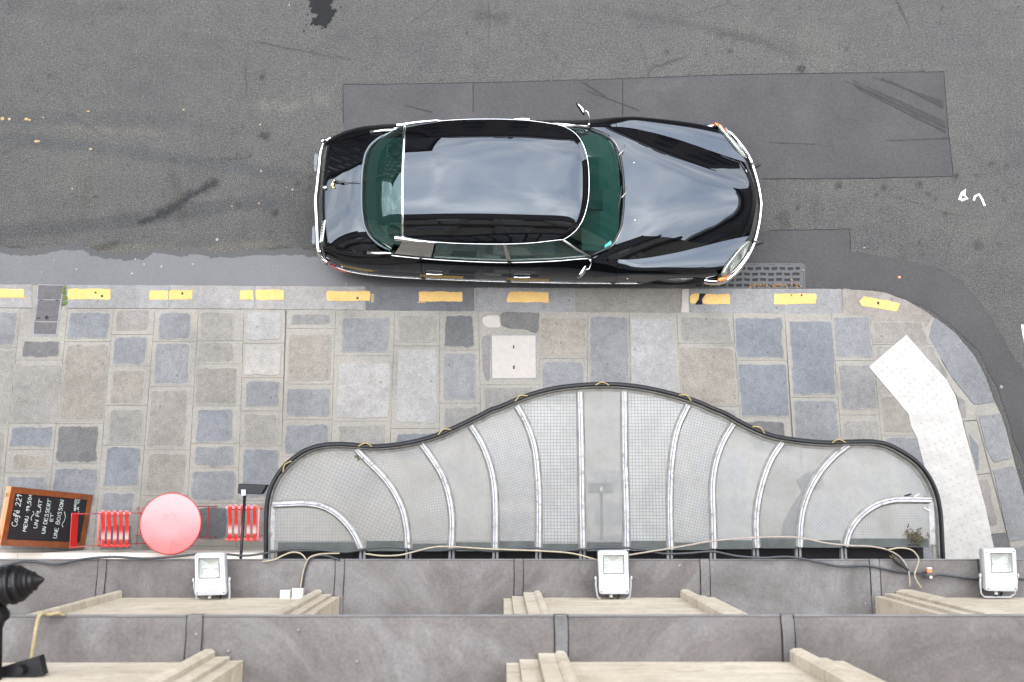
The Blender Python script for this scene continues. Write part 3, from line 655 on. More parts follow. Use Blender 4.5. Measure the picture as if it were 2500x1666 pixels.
# ---- kerb
kerb = MB().prism(signed(pxy([(-900,696),(0,697),(700,701),(1300,705),(2056,708),(2092,711),(2165,719),(2219,739),(2278,776),(2330,815),(2378,870),(2405,921),(2424,975),(2440,1008),(2454,1048),(2473,1121),(2490,1182),(2516,1290),(2540,1400),(2560,1500),(2500,1500),(2463,1322),(2420,1155),(2378,1000),(2324,923),(2292,872),(2260,815),(2219,808),(2123,780),(2056,768),(1300,764),(700,758),(0,753),(-900,752)], .1)), 0, .112).build('kerb', MT['mortar'])
tag(kerb, 'granite kerb with worn yellow dashes along the road', kind='structure')
def ky(x): return ip(x, [-600, 0, 700, 1300, 2056], [693.5, 694.5, 698.5, 703, 705.5]), ip(x, [-600, 0, 700, 1300, 2056], [751, 752, 756, 762.5, 766.5])
jo = [(-420, -110, 'kerb_grey'), (-108, 78, 'kerb_grey'), (160, 413, 'kerb_grey'), (415, 622, 'kerb_grey'), (624.5, 891, 'kerb_grey'), (892.5, 1157, 'kerb_dark'), (1159.5, 1401, 'kerb_grey'), (1404, 1664, 'kerb_dark'), (1684, 2054, 'kerb_grey')]
for k, (a, b, mname) in enumerate(jo):
    n = max(2, int((b - a) / 40)); xs = np.linspace(a, b, n)
    q = [(x, float(ky(x)[0])) for x in xs] + [(x, float(ky(x)[1])) for x in xs[::-1]]
    mat = MT['stone_brown'] if k == 7 else MT[mname]
    pl = signed(ragged(pxy(q, ZK), .06, .003, random.Random(k), .012)); c = np.mean(pl, 0)
    MB().prism(pl, .0, ZK + .001, .009).build('kerb_stone', mat, kerb, loc=(c[0], c[1], ZK))
for k, (pts, mname) in enumerate([
  (zm(Z6, [(492,268),(600,275),(715,284),(830,300),(1000,365),(1185,476),(1135,560),(1000,588),(700,498),(590,468),(492,460)]), 'stone_pink'),
  (zm(Z6, [(1200,488),(1350,600),(1500,780),(1590,940),(1650,1110),(1655,1140),(1505,1158),(1330,945),(1235,785),(1150,635)]), 'stone_blue'),
  (zm(ZF, [(575,66),(800,42),(845,200),(918,490),(725,540),(650,380)]), 'stone_blue'),
  (zm(ZF, [(722,612),(940,562),(1000,760),(1060,960),(1120,1300),(882,1336),(800,980)]), 'stone_blue'),
  (zm(ZF, [(895,1400),(1125,1365),(1200,1700),(960,1740)]), 'stone_blue')]):
    odd('kerb_stone', pts, mname, 70 + k, ZK + .001, .005, .02, kerb, .0)
def dash(pts, seed, mat='yellow'):
    pl = signed(ragged(pxy(pts, ZK), .018, .0075, random.Random(seed), .014))
    return MB().prism(pl, ZK + .0018, ZK + .0045).build('yellow_dash', MT[mat], kerb)
R4 = lambda x0, x1, y0, y1: [(x0,y0),(x1,y0),(x1,y1),(x0,y1)]
for k, q in enumerate([R4(-60,59,706,727), R4(-300,-190,704,727), R4(166,270,706,731), R4(365,411,710,732), R4(413.5,470,708,732), R4(586,619,709,732), R4(625,693,708,733), R4(798,903,711,735), R4(1023,1128,713,736), [(1236,737),(1243,714),(1265,713),(1340,714),(1340,739),(1237,739)],
     [(1684,722),(1700,717),(1707,718),(1704,732),(1696,742),(1685,740)], [(1724,718),(1781,718),(1782,743),(1717,743),(1714,733)], R4(1889,1993,717,743), zm(Z6, [(615,365),(655,322),(935,382),(925,400),(908,443),(640,398)])]):
    dash(q, 100 + k)
for k, q in enumerate([R4(905,913,718,739), R4(1019,1040,737,740), R4(59,65,722,732), R4(470,473,706,716), R4(583,586,712,726)]):
    sheet('worn_yellow_trace', pxy(q, ZK), ZK + .003, MT['yellow_worn'], kerb, .02, .004, .006, 130 + k, .002)
odd('tar_repair', [(1708,717),(1724,717),(1713,731),(1715,744),(1697,744),(1705,731)], 'tar', 140, ZK + .0035, .002, .004, kerb, ZK)
for k, (x, y, r) in enumerate([(233,715,3.2),(249,723,3.6),(445,717,3.6),(873,728,4),(2144,740,4.5),(1957,721,3),(1932,721,2.5)]):
    dab('gum_spot', x, y, r, MT['stain'], kerb, 160 + k, ZK + .006)
for k, (pts) in enumerate([[(1665,706),(1682,706),(1682,768),(1664,768)]]):
    odd('mortar_fill', pts, 'cover_stone', 180, ZK - .001, .006, .01, kerb, .05)

# ================================================================== COVERS AND DRAIN
# cast-iron cover in three plates
def plate_grid(mb, q, nx_, ny_, z, h=.004, r=.0042):
    a, b, c, d = [np.array(p) for p in q]
    for i in range(nx_):
        for j in range(ny_):
            s_, t = (i + .5) / nx_, (j + .5) / ny_
            p = (a*(1-s_) + b*s_)*(1-t) + (d*(1-s_) + c*s_)*t
            mb.put([(p[0]-r,p[1]-r,z),(p[0]+r,p[1]-r,z),(p[0]+r,p[1]+r,z),(p[0]-r,p[1]+r,z),(p[0]-r*.6,p[1]-r*.6,z+h),(p[0]+r*.6,p[1]-r*.6,z+h),(p[0]+r*.6,p[1]+r*.6,z+h),(p[0]-r*.6,p[1]+r*.6,z+h)],
                   [(4,5,6,7),(0,1,5,4),(1,2,6,5),(2,3,7,6),(3,0,4,7)])
ZC = (60, 680, 10.45)
base = P(118, 755, ZK)
cov = empty('iron_cover', base); tag(cov, 'narrow cast iron utility cover of three studded plates in the kerb', 'cover')
def local(o_, pts): return [(x - o_[0], y - o_[1]) for x, y in pts]
fr_ = [(345,150),(1010,165),(840,1490),(175,1480)]
MB().prism(signed(local(base, pxy(zm(ZC, fr_), ZK))), -.09, .0035).build('frame', MT['iron_frame'], cov)
for q, nx_, ny_ in (([(365,175),(985,190),(925,535),(340,530)], 18, 11), ([(350,560),(905,560),(840,1095),(275,1085)], 18, 15), ([(260,1115),(835,1130),(800,1420),(240,1410)], 17, 8)):
    w4 = local(base, pxy(zm(ZC, q), ZK)); mb = MB().prism(signed(w4), .0, .0062)
    plate_grid(mb, w4, nx_, ny_, .0062)
    mb.build('plate', MT['iron'], cov)
hx = local(base, pxy(zm(ZC, [(572, 1003)]), ZK))[0]; MB().lathe((hx[0], hx[1], .0063), (0, 0, 1), [(0, .021), (.0045, .021)], 14).build('key_hole', MT['black'], cov)
hx = local(base, pxy(zm(ZC, [(330,1000),(415,1002),(415,1030),(330,1028)]), ZK)); MB().prism(signed(hx), .0063, .0108).build('key_slot', MT['black'], cov)
for q in ([(380,545),(480,548),(440,572),(410,572)], [(785,548),(900,550),(860,580),(820,578)]):
    MB().prism(signed(local(base, pxy(zm(ZC, q), ZK))), .004, .0075).build('lift_notch', MT['black'], cov)
ms_ = MB(); mr = random.Random(4)
for i in range(60):
    x, y = zm(ZC, [(mr.uniform(1000, 1085) - (mr.random()*60 if i > 30 else 0), mr.uniform(190, 690))])[0]; c = P(x, y, ZK); r = mr.uniform(.008, .02)
    ms_.lathe((c[0], c[1], ZK - .004), (mr.uniform(-.3, .3), mr.uniform(-.3, .3), 1), [(0, r), (r*.4, r*.8), (r*.7, r*.3)], 6)
tag(ms_.build('moss', MT['moss']), 'green moss grown in the gap beside the iron cover', 'moss', kind='stuff')
# pale square access cover
base = P(1254, 872, ZK); ac = empty('access_cover', base); tag(ac, 'pale square stone access cover with two keyholes in the pavement', 'cover')
fq = zm(Z4, [(1722,432),(2068,432),(2070,772),(1724,774)]); MB().prism(signed(local(base, pxy(fq, ZK))), -.02, .002).build('frame', MT['iron_frame'], ac)
fq = zm(Z4, [(1728,438),(2062,438),(2064,764),(1730,766)]); MB().prism(signed(local(base, pxy(fq, ZK))), .0, .0065, .002).build('lid', MT['cover_stone'], ac)
for q in ([(1889,512),(1899,512),(1899,538),(1889,538)], [(1889,668),(1902,668),(1902,694),(1889,694)]):
    MB().prism(signed(local(base, pxy(zm(Z4, q), ZK))), .003, .0078).build('keyhole', MT['black'], ac)
# road drain: frame, bars with slots
ZD = (1680, 620, 7.353)
base = P(1860, 672, 0); dr = empty('drain_grate', base); tag(dr, 'dark cast iron drain grate by the kerb in front of the car', 'drain')
dq = lambda q: local(base, pxy(zm(ZD, q), .01))
MB().prism(signed(dq([(100,170),(2060,175),(2095,205),(2100,625),(100,625)])), -.02, .0085).build('pit', MT['black'], dr)
fm = MB()
for q in ([(100,168),(2062,172),(2062,192),(100,190)], [(2062,176),(2098,210),(2100,625),(2070,625),(2068,205)], [(100,594),(2070,594),(2070,622),(100,622)]): fm.prism(signed(dq(q)), -.01, .016)
fm.build('frame', MT['grate'], dr)
for y in (218, 318, 418, 518):            # long bars, slightly wavy
    t_ = []; b_ = []
    for i in range(41):
        x = 120 + i * (1945 / 40); t_.append((x, y - 26 + 5*math.sin(i*.95))); b_.append((x, y + 24 + 5*math.sin(i*.95 + .5)))
    MB().prism(signed(dq(t_ + b_[::-1])), -.01, .0145).build('bar', MT['grate'], dr)
for r_, y in enumerate((268, 368, 470, 560)):
    for i in range(15):
        x0, x1 = (100 + i * 144 + (60 if r_ == 0 else 0), 140 + i * 144 + (60 if r_ == 0 else 0)) if i < 14 else (2004, 2066)
        if i < 14 and x1 > 2000: continue
        MB().prism(signed(dq([(x0,y-30),(x1,y-30),(x1,y+36),(x0,y+36)])), -.01, .0125).build('cross_bar', MT['grate'], dr)
ll = MB(); lr = random.Random(9)
for i in range(70):
    x, y = (lr.uniform(1100, 2050), lr.uniform(540, 610)) if i < 62 else lr.choice([(1410,470),(1860,470),(1860,375),(2060,295),(1250,560)])
    c = P(*zm(ZD, [(x, y)])[0], .02); a = lr.uniform(0, 6.28); s_ = lr.uniform(.006, .014)
    ll.put([(c[0]+s_*1.6*math.cos(a), c[1]+s_*1.6*math.sin(a), .018+lr.uniform(0,.008)), (c[0]-s_*math.sin(a)*.8, c[1]+s_*math.cos(a)*.8, .022), (c[0]-s_*1.6*math.cos(a), c[1]-s_*1.6*math.sin(a), .018+lr.uniform(0,.008)), (c[0]+s_*math.sin(a)*.8, c[1]-s_*math.cos(a)*.8, .03)], [(0,1,3),(1,2,3)])
tag(ll.build('leaf_litter', MT['leaf']), 'dry brown leaves caught on the drain grate', 'leaves', kind='stuff')

# ================================================================== THE HOUSE BELOW THE CAMERA
YW = -0.955                                   # main wall plane; window bays stand proud of it
XL, XR = -14.0, 6.6
house = empty('stone_house', (0, YW, 0)); tag(house, 'beige stone house with lead covered ledges at the bottom of the view', 'house')
def hpart(mb, name, mat, parent=None, **k):   # child of the house, built in street coordinates
    o = mb.build(name, mat, parent or house, **k); o.location = (0, -YW, 0) if parent is None else (0, 0, 0); return o
hpart(MB().box((XL, YW - .5, 0), (XR, YW, 14.2)), 'wall', MT['limestone'])
hpart(MB().box((XL, YW - .4, 9.7), (XR, YW + .09, 13.68)), 'dark_wall_cover', MT['facade_b'])  # unseen dark storeys added so the car paint reflects darker
rf = hpart(MB().put([(XL,YW-.5,14.2),(XR,YW-.5,14.2),(XR,YW-2.4,17.2),(XL,YW-2.4,17.2),(XL,YW-9,17.6),(XR,YW-9,17.6),(XL,YW-9,14.2),(XR,YW-9,14.2)], [(0,1,2,3),(3,2,5,4),(4,5,7,6),(0,3,4,6),(1,7,5,2)]), 'roof', MT['zinc_roof'])
hpart(MB().box((XL, YW - .5, 13.7), (XR, YW + .14, 13.9)).box((XL, YW-.5, 13.9), (XR, YW+.20, 14.15)), 'cornice', MT['limestone'])
hpart(MB().box((XL, YW - 9, 0), (XR, YW - .502, 14.15)), 'rear_block', MT['facade_b'])
Z1, Z2 = 3.5, 6.5
FR = {Z1: -0.515, Z2: -0.585}                 # front edges of the ledges
def ledge(zl, seams, z_th=.16):
    yf = FR[zl] if zl in FR else -.66
    lg = MB().box((XL, YW, zl - z_th), (XR, yf - .015, zl - .02)).box((XL, YW, zl - z_th - .12), (XR, yf - .10, zl - z_th))
    lo = hpart(lg, 'ledge', MT['limestone'])
    xs = [XL] + [x for s_ in seams for x in s_] + [XR]
    for i in range(0, len(xs), 2):                          # lead sheets, folded down over the front edge
        a, b = xs[i] + .002, xs[i+1] - .002
        n = max(2, int((b - a) / .12)); ys = [yf, yf + .004, yf - .02, yf - .12, yf - .24, YW]
        zs = [zl - .06, zl - .004, zl + .002, zl + .008, zl + .016, zl + .026]
        V = []; 
        for k in range(n + 1):
            x = a + (b - a) * k / n
            for y, z in zip(ys, zs):
                V.append((x, y + (vnoise(x, z, 3, 2) - .5) * .006 * (y > yf - .01), z + (fbm(x, y, 3.5, 3, int(zl)) - .5) * .010 * (y < yf - .01)))
        F = [(k*6+j, (k+1)*6+j, (k+1)*6+j+1, k*6+j+1) for k in range(n) for j in range(5)]
        add('lead_sheet', V, F, MT['lead'], lo, True, sharp=50)
    for a, b in seams:
        mb = MB()
        for (y0, z0), (y1, z1) in zip([(yf + .007, zl - .06), (yf + .009, zl + .002), (yf - .02, zl + .009), (yf - .24, zl + .023)], [(yf + .009, zl + .002), (yf - .02, zl + .009), (yf - .24, zl + .023), (YW, zl + .033)]):
            mb.put([(a, y0, z0), (b, y0, z0), (b, y1, z1), (a, y1, z1), (a, y0, z0 - .012), (b, y0, z0 - .012), (b, y1, z1 - .012), (a, y1, z1 - .012)], [(0,1,2,3),(4,0,3,7)[::-1] if 0 else (0,3,7,4),(1,5,6,2)])
        mb.build('cover_strip', MT['lead'], lo)
        for x in (a, b): MB().tube([(x, yf + .010, zl + .004), (x + .003, yf - .1, zl + .014), (x - .002, yf - .26, zl + .026)], .0030, 5).build('seam_roll', MT['black_metal'], lo)
    hpart(MB().tube([(XL, yf + .004, zl - .002), (XR, yf + .004, zl - .002)], .006, 6), 'front_bead', MT['lead_edge'])
    return lo
sx1 = lambda a, b: (P(a, 1400, Z1)[0], P(b, 1400, Z1)[0]); sx2 = lambda a, b: (P(a, 1550, Z2)[0], P(b, 1550, Z2)[0])
ledge(Z1, [(-9.2,-9.13), (-6.4,-6.33), sx1(239, 259), sx1(818, 840), sx1(1255, 1277), sx1(1709, 1732), sx1(2123, 2147), sx1(2388, 2391)])
ledge(Z2, [(-9,-8.93), (-6,-5.93), sx2(455, 494), sx2(1353, 1386), sx2(1907, 1938), (3.6, 3.67)])
ledge(9.5, [(-6,-5.93), (-2,-1.93), (2.1, 2.17)])
# window bays: panel, stepped mouldings at the jambs, window above the panel
YP = -0.79
def bay(x0, x1, left_steps, right_steps, zb, zt, win):
    pn = hpart(MB().box((x0, YW, zb + .012), (x1, YP, zt)), 'bay_panel', MT['limestone'])
    for sgn, edge, steps in ((-1, x0, left_steps), (1, x1, right_steps)):
        x = edge
        for wd, pr in steps:                                  # width outwards, how far it stands before the panel
            a, b = sorted((x, x + sgn * wd)); mb = MB()
            if pr > .04: mb.prism([(a, YW), (b, YW), (b, YP + pr - .012), (b - (b-a)*.25, YP + pr), (a + (b-a)*.25, YP + pr), (a, YP + pr - .012)], zb + .012, zt - .01)
            else: mb.box((a, YW, zb + .012), (b, YP + pr, zt - .01))
            hpart(mb, 'jamb_moulding', MT['limestone']); x += sgn * (wd + .002)
    if win:
        wz = zb + 1.5; cx0, cx1 = x0 + .12, x1 - .12
        wf = hpart(MB().box((cx0, YP, wz), (cx1, YP + .02, zt - .35)), 'window', MT['plastic_white'])
        for a, b in ((cx0 + .05, (cx0+cx1)/2 - .02), ((cx0+cx1)/2 + .02, cx1 - .05)): MB().box((a, YP + .02, wz + .06), (b, YP + .026, zt - .41)).build('pane', MT['window_glass'], wf)
def xs1(p): return P(p, 1450, Z1)[0]
LS = [(.055, .052), (.075, .040), (.085, .012), (.06, -.004)]; RS = [(.075, .062), (.10, .018), (.075, .004)]
RS1 = [(.062, .060), (.068, .026), (.060, .008)]
BAYS = [(xs1(300), xs1(767), [(.03, .055), (.4, -.06)], RS1), (.318, 1.366, LS, RS), (xs1(2237), xs1(2237) + 1.1, [(.16, .060), (.085, .030), (.075, .010)], RS), (-5.6, -4.4, LS, RS), (-8.4, -7.2, LS, RS), (-11.5, -10.3, LS, RS)]
for b_ in BAYS:
    bay(*b_, Z1, Z2 - .30, True); bay(*b_, Z2, 9.5 - .30, True)
# pale plinth and the shopfront under the canopy
xp = P(640, 1350, .6)[0]; ypf = P(300, 1350, .58)[1]
for a, b in ((XL, P(44, 1350, .58)[0] - .003), (P(44, 1350, .58)[0], P(268, 1350, .58)[0] - .003), (P(268, 1350, .58)[0], xp)):
    hpart(MB().box((a, YW, 0), (b, ypf, .58)), 'plinth', MT['plinth'])
hpart(MB().box((-1.4, YW, .13), (3.2, YW + .05, 2.6)), 'shop_window', MT['window_glass'])

# houses across the streets (seen in the car's paint)
def far_house(name, label, x0, x1, y0, y1, h, mat, face):
    t = empty(name, ((x0+x1)/2, (y0+y1)/2, 0)); tag(t, label, 'house')
    off = (-(x0+x1)/2, -(y0+y1)/2, 0)
    def pt(mb, n, m_, par=None):
        o = mb.build(n, m_, par or t); 
        if par is None: o.location = off
        return o
    pt(MB().box((x0, y0, 0), (x1, y1, h)), 'wall', mat)
    pt(MB().box((x0-.4, y0-.4, h), (x1+.4, y1+.4, h+.35)), 'cornice', mat)
    pt(MB().put([(x0,y0,h+.35),(x1,y0,h+.35),(x1,y1,h+.35),(x0,y1,h+.35),(x0+1.6,y0+1.6,h+3),(x1-1.6,y0+1.6,h+3),(x1-1.6,y1-1.6,h+3),(x0+1.6,y1-1.6,h+3)], [(0,1,5,4),(1,2,6,5),(2,3,7,6),(3,0,4,7),(4,5,6,7)]), 'roof', MT['zinc_roof'])
    cr_ = random.Random(int(h * 10 + x0))
    for i in range(int((x1 - x0 + y1 - y0) / 6)):
        cx_, cy_ = cr_.uniform(x0 + 1.7, x1 - 2.5), cr_.uniform(y0 + 1.7, y1 - 2.5) if face == 'W' else y0 + cr_.uniform(1.7, 3.5)
        pt(MB().box((cx_, cy_, h + 1.0), (cx_ + cr_.uniform(.6, 1.6), cy_ + .7, h + cr_.uniform(3.4, 4.6))), 'chimney', mat)
    nfl = int(h / 3.2)
    for fl in range(nfl):
        z = 1.0 + fl * 3.2
        if face in 'S':
            n = int((x1 - x0) / 3.0)
            for i in range(n):
                c = x0 + (i + .5) * (x1 - x0) / n
                wf = pt(MB().box((c-.75, y0-.06, z-.1), (c+.75, y0-.002, z+2.1)), 'window', MT['frame_brown']); MB().box((c-.6, y0-.075, z+.05), (c+.6, y0-.062, z+1.95)).build('pane', MT['window_glass'], wf)
        else:
            n = int((y1 - y0) / 3.0)
            for i in range(n):
                c = y0 + (i + .5) * (y1 - y0) / n
                wf = pt(MB().box((x0-.06, c-.75, z-.1), (x0-.002, c+.75, z+2.1)), 'window', MT['frame_brown']); MB().box((x0-.075, c-.6, z+.05), (x0-.062, c+.6, z+1.95)).build('pane', MT['window_glass'], wf)
far_house('town_house', 'dark stone town house across the street behind the car boot', -40, -6.5, 15, 28, 17, MT['facade_b'], 'S')
far_house('town_house', 'dark stone house continuing the row left of the cafe', -46, -14.1, -12, -1.0, 15, MT['facade_b'], 'S')
far_house('town_house', 'unseen dark house added to block low sky at the left street end', -85, -68, -14, 30, 9, MT['facade_b'], 'S')  # added out of view to cut light from the horizon
far_house('town_house', 'lower beige house across the wide street beyond the frame', -6, 16, 22, 36, 12.5, MT['facade_a'], 'S')
far_house('town_house', 'beige corner house across the side street on the right', 15.5, 30, -24, 12, 14, MT['facade_a'], 'W')

# ================================================================== GLASS CANOPY
ZG_ = 2.95
A_, B_, C_ = (640, 920, 3.267), (1200, 920, 3.267), (1750, 920, 3.267)
OUTL = zm(A_, [(35,1470),(38,1330),(38,1200),(41,1100),(48,1000),(75,890),(140,770),(240,665),(340,595),(450,556),(560,542),(700,544),(830,557),(900,559),(1050,548),(1250,512),(1400,467),(1530,412),(1640,360),(1750,306),(1850,257)]) + \
       zm(B_, [(30,255),(160,203),(290,152),(500,97),(700,72),(880,64),(1080,72),(1300,107),(1500,157),(1650,207),(1800,272)]) + \
       zm(C_, [(40,285),(160,352),(300,422),(450,477),(600,503),(750,521),(900,529),(1020,524),(1130,520),(1250,522),(1350,542),(1470,602),(1600,695),(1680,795),(1740,922),(1768,1050),(1783,1250),(1792,1450)])
RIBS = [zm(A_, [(48,1022),(200,1015),(350,1012),(470,1032),(580,1087),(680,1182),(750,1290),(792,1385)]),
 zm(A_, [(725,552),(850,682),(960,792),(1060,932),(1122,1072),(1152,1220),(1162,1385)]), zm(A_, [(1252,512),(1340,632),(1422,762),(1482,922),(1510,1080),(1508,1385)]), zm(A_, [(1645,360),(1750,532),(1817,702),(1852,882),(1860,1050),(1860,1385)]),
 zm(B_, [(180,196),(280,372),(342,562),(367,762),(377,952),(376,1385)]), zm(B_, [(705,74),(716,500),(721,900),(729,1385)]), zm(B_, [(1060,72),(1066,700),(1076,1000),(1081,1385)]),
 zm(B_, [(1590,188),(1490,402),(1442,652),(1427,902),(1427,1200),(1432,1380)]), zm(B_, [(1955,345),(1862,492),(1792,682),(1767,852),(1771,1100),(1777,1372)]),
 zm(C_, [(545,497),(442,652),(372,832),(332,1002),(317,1150),(326,1366)]), zm(C_, [(1085,522),(932,642),(822,772),(742,912),(692,1062),(672,1200),(667,1360)]), zm(C_, [(1752,985),(1550,981),(1400,987),(1282,1022),(1182,1087),(1102,1172),(1052,1272),(1032,1355)])]
can = empty('glass_canopy', P(1470, 1376, ZG_)); co = can.location.copy()
tag(can, 'wavy edged entrance canopy of wired glass panes and white iron ribs', 'canopy')
def cpart(mb, name, mat, parent=None, **k):
    o = mb.build(name, mat, parent or can, **k)
    if parent is None: o.location = (-co[0], -co[1], -co[2])
    return o
def offset(path, d):
    a = np.array(path); t = np.gradient(a, axis=0); t /= np.linalg.norm(t, axis=1)[:, None]
    return a + np.stack([t[:, 1], -t[:, 0]], 1) * d
def sweep(path, prof, mb=None):
    a = np.array(path); t = np.gradient(a, axis=0); t /= np.linalg.norm(t, axis=1)[:, None]; nn = np.stack([t[:, 1], -t[:, 0]], 1); m_ = len(prof); V = []; F = []
    for p, n_ in zip(a, nn): V += [(p[0] + n_[0]*d_, p[1] + n_[1]*d_, h_) for d_, h_ in prof]
    for i in range(len(a) - 1): F += [(i*m_+k, i*m_+(k+1) % m_, (i+1)*m_+(k+1) % m_, (i+1)*m_+k) for k in range(m_)]
    F += [tuple(range(m_-1, -1, -1)), tuple((len(a)-1)*m_ + k for k in range(m_))]
    return (mb or MB()).put(V, F)
outl = smooth_path(pxy(OUTL, ZG_ + .04), 170)
cpart(sweep(outl, [(-.012, ZG_-.075), (-.012, ZG_+.085), (-.007, ZG_+.092), (.007, ZG_+.092), (.012, ZG_+.085), (.012, ZG_-.075)]), 'edge_rail', MT['black_metal'])
cpart(MB().tube([(x, y, ZG_ + .060) for x, y in offset(outl, -.014)], .007, 6), 'edge_bead', MT['black_metal'], smooth=True)
inn = offset(outl, .028)
cpart(sweep(inn, [(-.015, ZG_-.01), (-.013, ZG_+.055), (-.006, ZG_+.055), (.002, ZG_+.012), (.022, ZG_+.006), (.022, ZG_-.01)]), 'inner_angle', MT['flaked_grey'])
ends = pxy([(r[-1][0], r[-1][1]) for r in RIBS], ZG_)
rib_w = []
for r in RIBS:
    p = smooth_path(pxy(r, ZG_ + .03), 26); p[:2] = p[:2] * .55 + p[2:4] * .45; rib_w.append(p)
    k = .022
    ro = cpart(sweep(p, [(-.019, ZG_-.03), (-.019, ZG_+.026), (-.016, ZG_+.030), (.016, ZG_+.030), (.019, ZG_+.026), (.019, ZG_-.03)]), 'rib', MT['flaked'])
    sweep(p, [(-.033, ZG_+.002), (-.030, ZG_+.009), (-.0192, ZG_+.020), (.0192, ZG_+.020), (.030, ZG_+.009), (.033, ZG_+.002)]).build('putty', MT['flaked_grey'], ro)
    sweep(offset(p, .004), [(-.0028, ZG_+.0290), (-.0028, ZG_+.0312), (.0028, ZG_+.0312), (.0028, ZG_+.0290)]).build('drip_groove', MT['dark_line'], ro)
    e_ = p[-1]; d_ = (p[-1] - p[-2]); d_ /= np.linalg.norm(d_)
    cpart(MB().box((e_[0]-.024, YW + .002, ZG_ - .075), (e_[0]-.006, e_[1]+.01, ZG_ - .03)).box((e_[0]+.006, YW+.002, ZG_-.075), (e_[0]+.024, e_[1]+.01, ZG_-.03)), 'wall_bracket', MT['iron_frame'])
# straight white bars along both flanks
for pts in (zm(A_, [(68,1030),(66,1200),(60,1385)]), zm(C_, [(1726,1000),(1735,1180),(1738,1340)])):
    p = pxy(pts, ZG_ + .03); cpart(MB().tube([(x, y, ZG_ + .006) for x, y in p], 1.0, 4, flat=(.030, .028)), 'flank_bar', MT['flaked'])
# panes
GP = [(.026, 0, .50, (.80, .78, .74)), (.030, .42, .70, (.84, .82, .79)), (.021, -.15, .60, (.90, .88, .85)), (.017, -.1, .40, (.90, .88, .84)), (.022, -.30, .72, (1.0, .99, .98)), (.0265, 0, 1.0, (1.10, 1.11, 1.11)), (.013, 0, .40, (1.0, 1.0, .99), .48), (.0265, 0, 1.0, (1.12, 1.14, 1.14)), (.0235, .25, .82, (1.05, 1.06, 1.06)), (.017, .2, .45, (.98, .98, .97)), (.019, .1, .50, (.97, .97, .96), .46), (.021, .75, .50, (.95, .96, .95)), (.021, 0, .50, (.93, .92, .90))]
ox = [p for p in offset(outl, .030)]; oarr = np.array(ox)
def near_i(p): return int(np.argmin(np.linalg.norm(oarr - p, axis=1)))
ti = [near_i(r[0]) for r in rib_w]; yb = [r[-1][1] for r in rib_w]
for i in range(13):
    if i == 0: pl = [(ox[0][0], yb[0])] + [tuple(q) for q in ox[4:ti[0]] if q[1] > yb[0]] + [tuple(q) for q in rib_w[0][2:]]
    elif i == 12: pl = [tuple(q) for q in rib_w[11][:1:-1]] + [tuple(q) for q in ox[ti[11]+1:] if q[1] > yb[11]] + [(ox[-1][0], yb[11])]
    else: pl = [tuple(q) for q in rib_w[i-1][:1:-1]] + [tuple(q) for q in ox[ti[i-1]+1:ti[i]]] + [tuple(q) for q in rib_w[i][2:]]
    clean = [pl[0]]
    for q in pl[1:]:
        if np.hypot(q[0]-clean[-1][0], q[1]-clean[-1][1]) > .004: clean.append(q)
    dz = .0004 * (i % 2)
    mbp = MB().prism(signed(clean), ZG_ - .006 + dz, ZG_ + dz)
    po = add('glass_pane', mbp.v, mbp.f, [wired_glass('wired_glass_%d' % i, *GP[i]), MT['clear']], can, midx=[0] + [1] * (len(mbp.f) - 1)); po.location = (-co[0], -co[1], -co[2])
# lead flashing along the wall end of each pane
xe = [outl[0][0] + .045] + [r[-1][0] for r in rib_w] + [outl[-1][0] - .045]
for i in range(13):
    y0_ = (yb[max(0, i-1)] + yb[min(11, i)]) / 2
    cpart(MB().box((xe[i] + .036, y0_ - .008, ZG_ - .004), (xe[i+1] - .036, y0_ + .062 + .012*math.sin(i*2.1), ZG_ + .004)), 'flashing', MT['flashing'])
# gutter behind the panes, brass hooks on the rail
gx0, gx1 = outl[0][0] + .02, outl[-1][0] - .02
cpart(MB().box((gx0, YW + .004, ZG_ - .30), (gx1, min(yb) + .05, ZG_ - .27)).box((gx0, min(yb) + .05, ZG_ - .30), (gx1, min(yb) + .065, ZG_ - .12)), 'gutter', MT['black'])
for x, y, a in ((699,1137,50),(892,1086,0),(1084,1052,22),(1271,970,24),(1470,937,0),(1674,969,-26),(1853,1047,-30),(2047,1077,0)):
    c = np.array(P(x, y, ZG_ + .09)[:2]); th = math.radians(a); t = np.array([math.cos(th), math.sin(th)]); n_ = np.array([-t[1], t[0]])
    if x < 800: t, n_ = np.array([.62, .78]), np.array([-.78, .62])
    pts = [c - t*.055 - n_*.014, c - t*.036 - n_*.001, c - t*.008 + n_*.012, c + t*.008 + n_*.012, c + t*.036 - n_*.001, c + t*.055 - n_*.014]
    cpart(MB().tube([(p[0], p[1], ZG_ + .095) for p in pts], 1.0, 6, flat=(.0045, .010)), 'brass_hook', MT['brass'])
